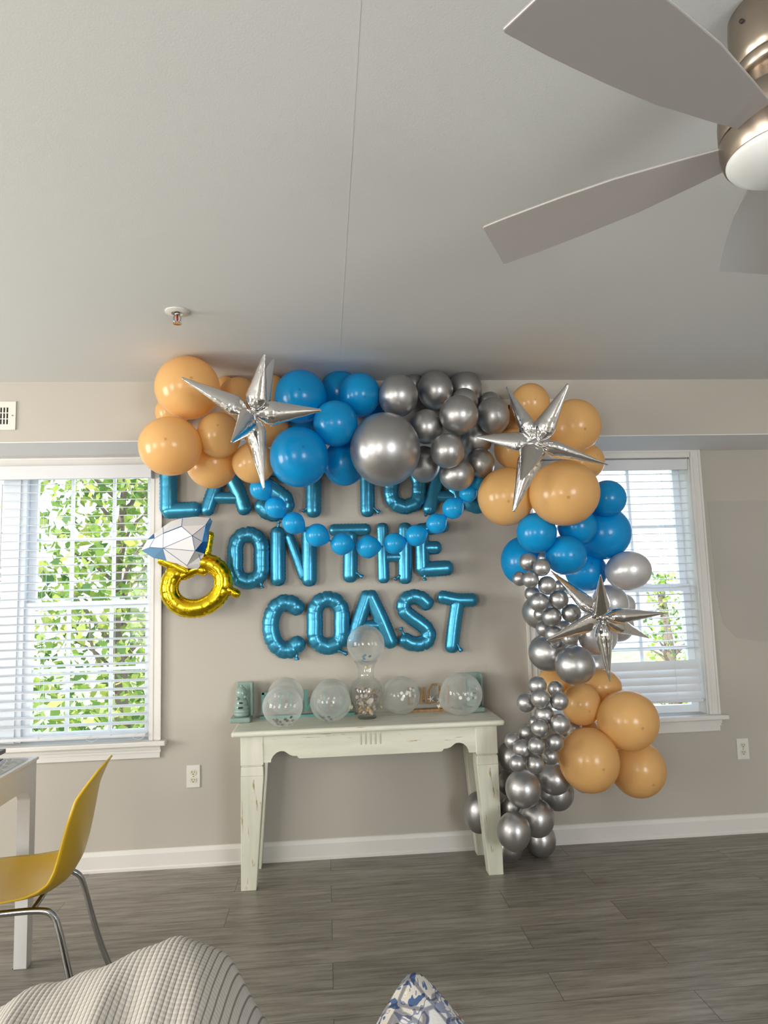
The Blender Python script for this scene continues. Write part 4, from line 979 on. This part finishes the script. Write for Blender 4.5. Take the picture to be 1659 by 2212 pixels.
sh = mk('seat_shell', shell(), M_YELLOW, CH, True); m_ = sh.modifiers.new('sub', 'SUBSURF'); m_.levels = 1; m_.render_levels = 1; m_ = sh.modifiers.new('sol', 'SOLIDIFY'); m_.thickness = .007; m_.offset = 0
for s_ in (-1, 1):
    yy = CYc+s_*.165
    # rear leg bends up into the under-seat bar and down again as front leg
    mk('leg', tube(smoothpath([(CX-.24, yy, .412), (CX-.11, yy, .410), (CX-.06, yy+s_*.004, .395), (CX-.035, yy+s_*.010, .34), (CX+.01, yy+s_*.022, .17), (CX+.07, yy+s_*.034, 0)], 7), .0105, 12), M_CHROME, CH, True)
    mk('leg', tube(smoothpath([(CX-.24, yy, .412), (CX-.36, yy, .410), (CX-.405, yy+s_*.004, .395), (CX-.425, yy+s_*.010, .34), (CX-.455, yy+s_*.022, .17), (CX-.48, yy+s_*.034, 0)], 7), .0105, 12), M_CHROME, CH, True)
mk('cross_bar', tube([(CX-.12, CYc-.165, .411), (CX-.12, CYc+.165, .411)], .008, 10), M_CHROME, CH, True)
mk('cross_bar', tube([(CX-.33, CYc-.165, .411), (CX-.33, CYc+.165, .411)], .008, 10), M_CHROME, CH, True)
CH.rotation_euler = (0, 0, radians(6))
# ================================================================ SOFA SEAT with throw and cushion (foreground)
M_SOFA = mat('grey_upholstery', (.42, .41, .39), .9)
SF = root('sofa', (-.2, -3.6, 0), 'light grey sofa seat at the very front, just below the frame', 'sofa')
o = mk('seat_base', box(-1.3, 1.0, -4.6, -2.72, .08, .28), M_SOFA, SF); bev(o, .03, 3)
o = mk('seat_cushion', box(-1.28, .98, -4.55, -2.70, .28, .40), M_SOFA, SF); bev(o, .05, 4)
for lx in (-1.22, .92):
    for ly in (-4.5, -2.82): mk('foot', taper(lx, ly, 0, .08, .018, .018, .025, .025), M_DRIFT, SF)
M_THROW = mat('ribbed_cream_knit', (.60, .57, .52), .95); n, l, b = nodes(M_THROW)
t = n.new('ShaderNodeTexCoord'); w1 = n.new('ShaderNodeTexWave'); w1.wave_type = 'BANDS'; w1.bands_direction = 'X'; w1.inputs['Scale'].default_value = 3.7; w1.inputs['Distortion'].default_value = .6; w1.inputs['Detail'].default_value = 1
w2 = n.new('ShaderNodeTexWave'); w2.bands_direction = 'Y'; w2.inputs['Scale'].default_value = 13; w2.inputs['Distortion'].default_value = .5
l.new(t.outputs['UV'], w1.inputs['Vector']); l.new(t.outputs['UV'], w2.inputs['Vector'])
rt = ramp(M_THROW, w1.outputs[0], [(.0, (.16, .145, .135)), (.07, (.26, .24, .22)), (.17, (.46, .43, .385))]); 
rt2 = ramp(M_THROW, w2.outputs[0], [(.0, (.78, .78, .78)), (.3, (1, 1, 1))])
mm = n.new('ShaderNodeMix'); mm.data_type = 'RGBA'; mm.blend_type = 'MULTIPLY'; mm.inputs[0].default_value = .6; l.new(rt.outputs[0], mm.inputs[6]); l.new(rt2.outputs[0], mm.inputs[7]); l.new(mm.outputs[2], b.inputs['Base Color'])
ad = math_(M_THROW, 'ADD', w1.outputs[0], math_(M_THROW, 'MULTIPLY', w2.outputs[0], .35)); bump(M_THROW, ad, .35, .003)
# silhouette crest in pixels at about 1.05 m
crest = [(-260,2300),(-120,2235),(0,2180),(43,2146),(114,2138),(160,2120),(240,2083),(314,2056),(357,2041),(392,2037),(428,2040),(462,2052),(490,2074),(512,2112),(536,2160),(562,2215),(600,2290),(640,2380)]
def crest_at(x_):
    for (x0, y0), (x1, y1) in zip(crest, crest[1:]):
        if x0 <= x_ <= x1: t_ = (x_-x0)/(x1-x0); return y0+(y1-y0)*t_
    return crest[-1][1]
V, F, UV = [], [], []; NU, NV = 200, 46
def catm(x_):
    return (crest_at(x_-14)+crest_at(x_)*2+crest_at(x_+14))/4
for i in range(NU+1):
    px = -260+900*i/NU; py = catm(px)
    c_ = atd(px, py, 1.08)
    gz = c_.z; 
    for j in range(NV+1):
        v = j/NV                       # 0 far foot on the seat, 1 near side
        if v < .35:
            q = v/.35; yy = c_.y+.16*(1-q)**.8*1.0+0; zz = .405+(gz-.405)*sin(q*pi/2)**.8
        else:
            q = (v-.35)/.65; yy = c_.y-.62*q; zz = gz-(gz-.42)*(q**1.7)*.92
        fold = .010*sin(px*.028+q*5)*sin(q*pi)+.006*sin(px*.06-q*3)*sin(q*pi)
        ridge = 0
        if v >= .35: ridge = -.016*math.exp(-((px-(330-170*q))/42)**2)*sin(min(1, q*2.2)*pi/1)*(1 if q < .45 else 0)
        V.append((c_.x*(1-.18*(q if v >= .35 else 0))-.02*(q if v >= .35 else 0), yy, zz+fold+ridge)); UV.append((i/NU*6.4+1.5*v*(1-.5*i/NU), v*3+.18*sin(i/NU*5)))
for i in range(NU):
    for j in range(NV): a_ = i*(NV+1)+j; F.append([a_, a_+1, a_+NV+2, a_+NV+1])
th = mk('throw_blanket', (V, F), M_THROW, None, True); prop(th, 'ribbed cream and grey knit throw heaped up in the left foreground', 'blanket')
uvl = th.data.uv_layers.new(name='UVMap')
for lp in th.data.loops: uvl.data[lp.index].uv = UV[lp.vertex_index]
m_ = th.modifiers.new('sol', 'SOLIDIFY'); m_.thickness = .006; m_.offset = -1
# cushion standing on its corner
M_CUSH = mat('blue_cream_print', (.6, .57, .5), .9); n, l, b = nodes(M_CUSH)
xn = noise(M_CUSH, 20, 1.5, dist=2.2); xv = n.new('ShaderNodeTexVoronoi'); xv.inputs['Scale'].default_value = 34; xv.feature = 'DISTANCE_TO_EDGE'
t = n.new('ShaderNodeTexCoord'); nd_ = noise(M_CUSH, 5, 2); va = n.new('ShaderNodeVectorMath'); va.operation = 'MULTIPLY_ADD'; va.inputs[1].default_value = (.09, .09, .09)
l.new(nd_.outputs['Color'], va.inputs[0]); l.new(t.outputs['Object'], va.inputs[2]); l.new(va.outputs[0], xv.inputs['Vector'])
r1 = ramp(M_CUSH, xn.outputs[0], [(.0, (.05, .09, .20)), (.38, (.06, .12, .25)), (.41, (.50, .47, .41)), (.53, (.62, .58, .48)), (.55, (.20, .22, .30)), (.60, (.55, .54, .52)), (.72, (.33, .09, .10))])
r1.color_ramp.interpolation = 'CONSTANT'
r2 = ramp(M_CUSH, xv.outputs[0], [(.0, (.12, .15, .25)), (.07, (.18, .2, .3)), (.12, (1, 1, 1))])
mm = n.new('ShaderNodeMix'); mm.data_type = 'RGBA'; mm.blend_type = 'MULTIPLY'; mm.inputs[0].default_value = .75; l.new(r1.outputs[0], mm.inputs[6]); l.new(r2.outputs[0], mm.inputs[7]); l.new(mm.outputs[2], b.inputs['Base Color'])
fz = noise(M_CUSH, 300, 2); bump(M_CUSH, fz.outputs[0], .3, .002)
apx = atd(893, 2083, 1.02); S2 = .23
# frame: e1,e2 edges from the apex, nrm facing the camera-left
side = Vector((1, 0, 0)); leanv = Vector((.02, -.50, -.86)).normalized()
e1 = (leanv*.66+side*.75).normalized(); e2 = (leanv*.66-side*.75).normalized(); nrm = e2.cross(e1).normalized()
if nrm.y > 0: nrm = -nrm
V, F = [], []; N = 26; SZ = .40
for s_ in (1, -1):
    for j in range(N+1):
        for i in range(N+1):
            u, v = i/N, j/N; h = .085*((max(0, sin(pi*u))*max(0, sin(pi*v)))**.42)
            pin = .028*(sin(pi*u)*(1 if v < .5 else -1)*(abs(2*v-1))**3); pin2 = .028*(sin(pi*v)*(1 if u < .5 else -1)*(abs(2*u-1))**3)
            V.append(apx + e1*(u*SZ+pin2) + e2*(v*SZ+pin) + nrm*(s_*h) + leanv*(.022*math.exp(-(u+v)/.06)-.012))
st = (N+1)**2
for s_ in (0, 1):
    for j in range(N):
        for i in range(N): a_ = s_*st+j*(N+1)+i; F.append([a_, a_+1, a_+N+2, a_+N+1])
bm_ = mk('throw_pillow', (V, F), M_CUSH, None, True); prop(bm_, 'blue and cream patterned cushion corner poking up at the bottom centre', 'cushion')
M_PIPE = mat('taupe_piping', (.33, .30, .25), .9)
def edge(u0, v0, u1, v1):
    out = []
    for k in range(15):
        t_ = k/14; u = u0+(u1-u0)*t_; v = v0+(v1-v0)*t_
        pin = .028*(sin(pi*u)*(1 if v < .5 else -1)*(abs(2*v-1))**3); pin2 = .028*(sin(pi*v)*(1 if u < .5 else -1)*(abs(2*u-1))**3)
        out.append(apx + e1*(u*SZ+pin2) + e2*(v*SZ+pin))
    return tube(out, .0035, 8)
mk('piping', join(edge(0, .12, 0, 1), edge(0, 1, 1, 1)), M_PIPE, bm_, True)
# ================================================================ ASSUMED WINDOWS OUT OF VIEW (frames added round the area lights on solid walls)
def assumed_win(name, c_, axis, w_, h_, y_, z_):
    # casing and muntins standing just proud of the added area light
    def bx(u0, u1, z0, z1, d0, d1):
        if axis == 'y': return box(c_+d0, c_+d1, y_+u0, y_+u1, z0, z1)
        return box(y_+u0, y_+u1, c_+d0, c_+d1, z0, z1)
    z0, z1 = z_-h_/2, z_+h_/2
    parts = [bx(-w_/2-.07, -w_/2, z0-.07, z1+.07, 0, .13), bx(w_/2, w_/2+.07, z0-.07, z1+.07, 0, .13), bx(-w_/2, w_/2, z1, z1+.07, 0, .13), bx(-w_/2, w_/2, z0-.07, z0, 0, .13),
             bx(-.03, .03, z0, z1, .105, .13), bx(-w_/2, w_/2, z_-.025, z_+.025, .105, .128)]
    prop(mk(name, join(*parts), M_TRIM), kind='structure')
assumed_win('assumed_window_3', XL, 'y', 1.3, 1.45, -1.9, 1.35); assumed_win('assumed_window_4', XL, 'y', 1.5, 1.45, -4.6, 1.35)
assumed_win('assumed_window_5', YR, 'x', 1.3, 1.35, 2.1, 1.40); assumed_win('assumed_window_6', YR, 'x', 1.3, 1.35, -2.2, 1.40)
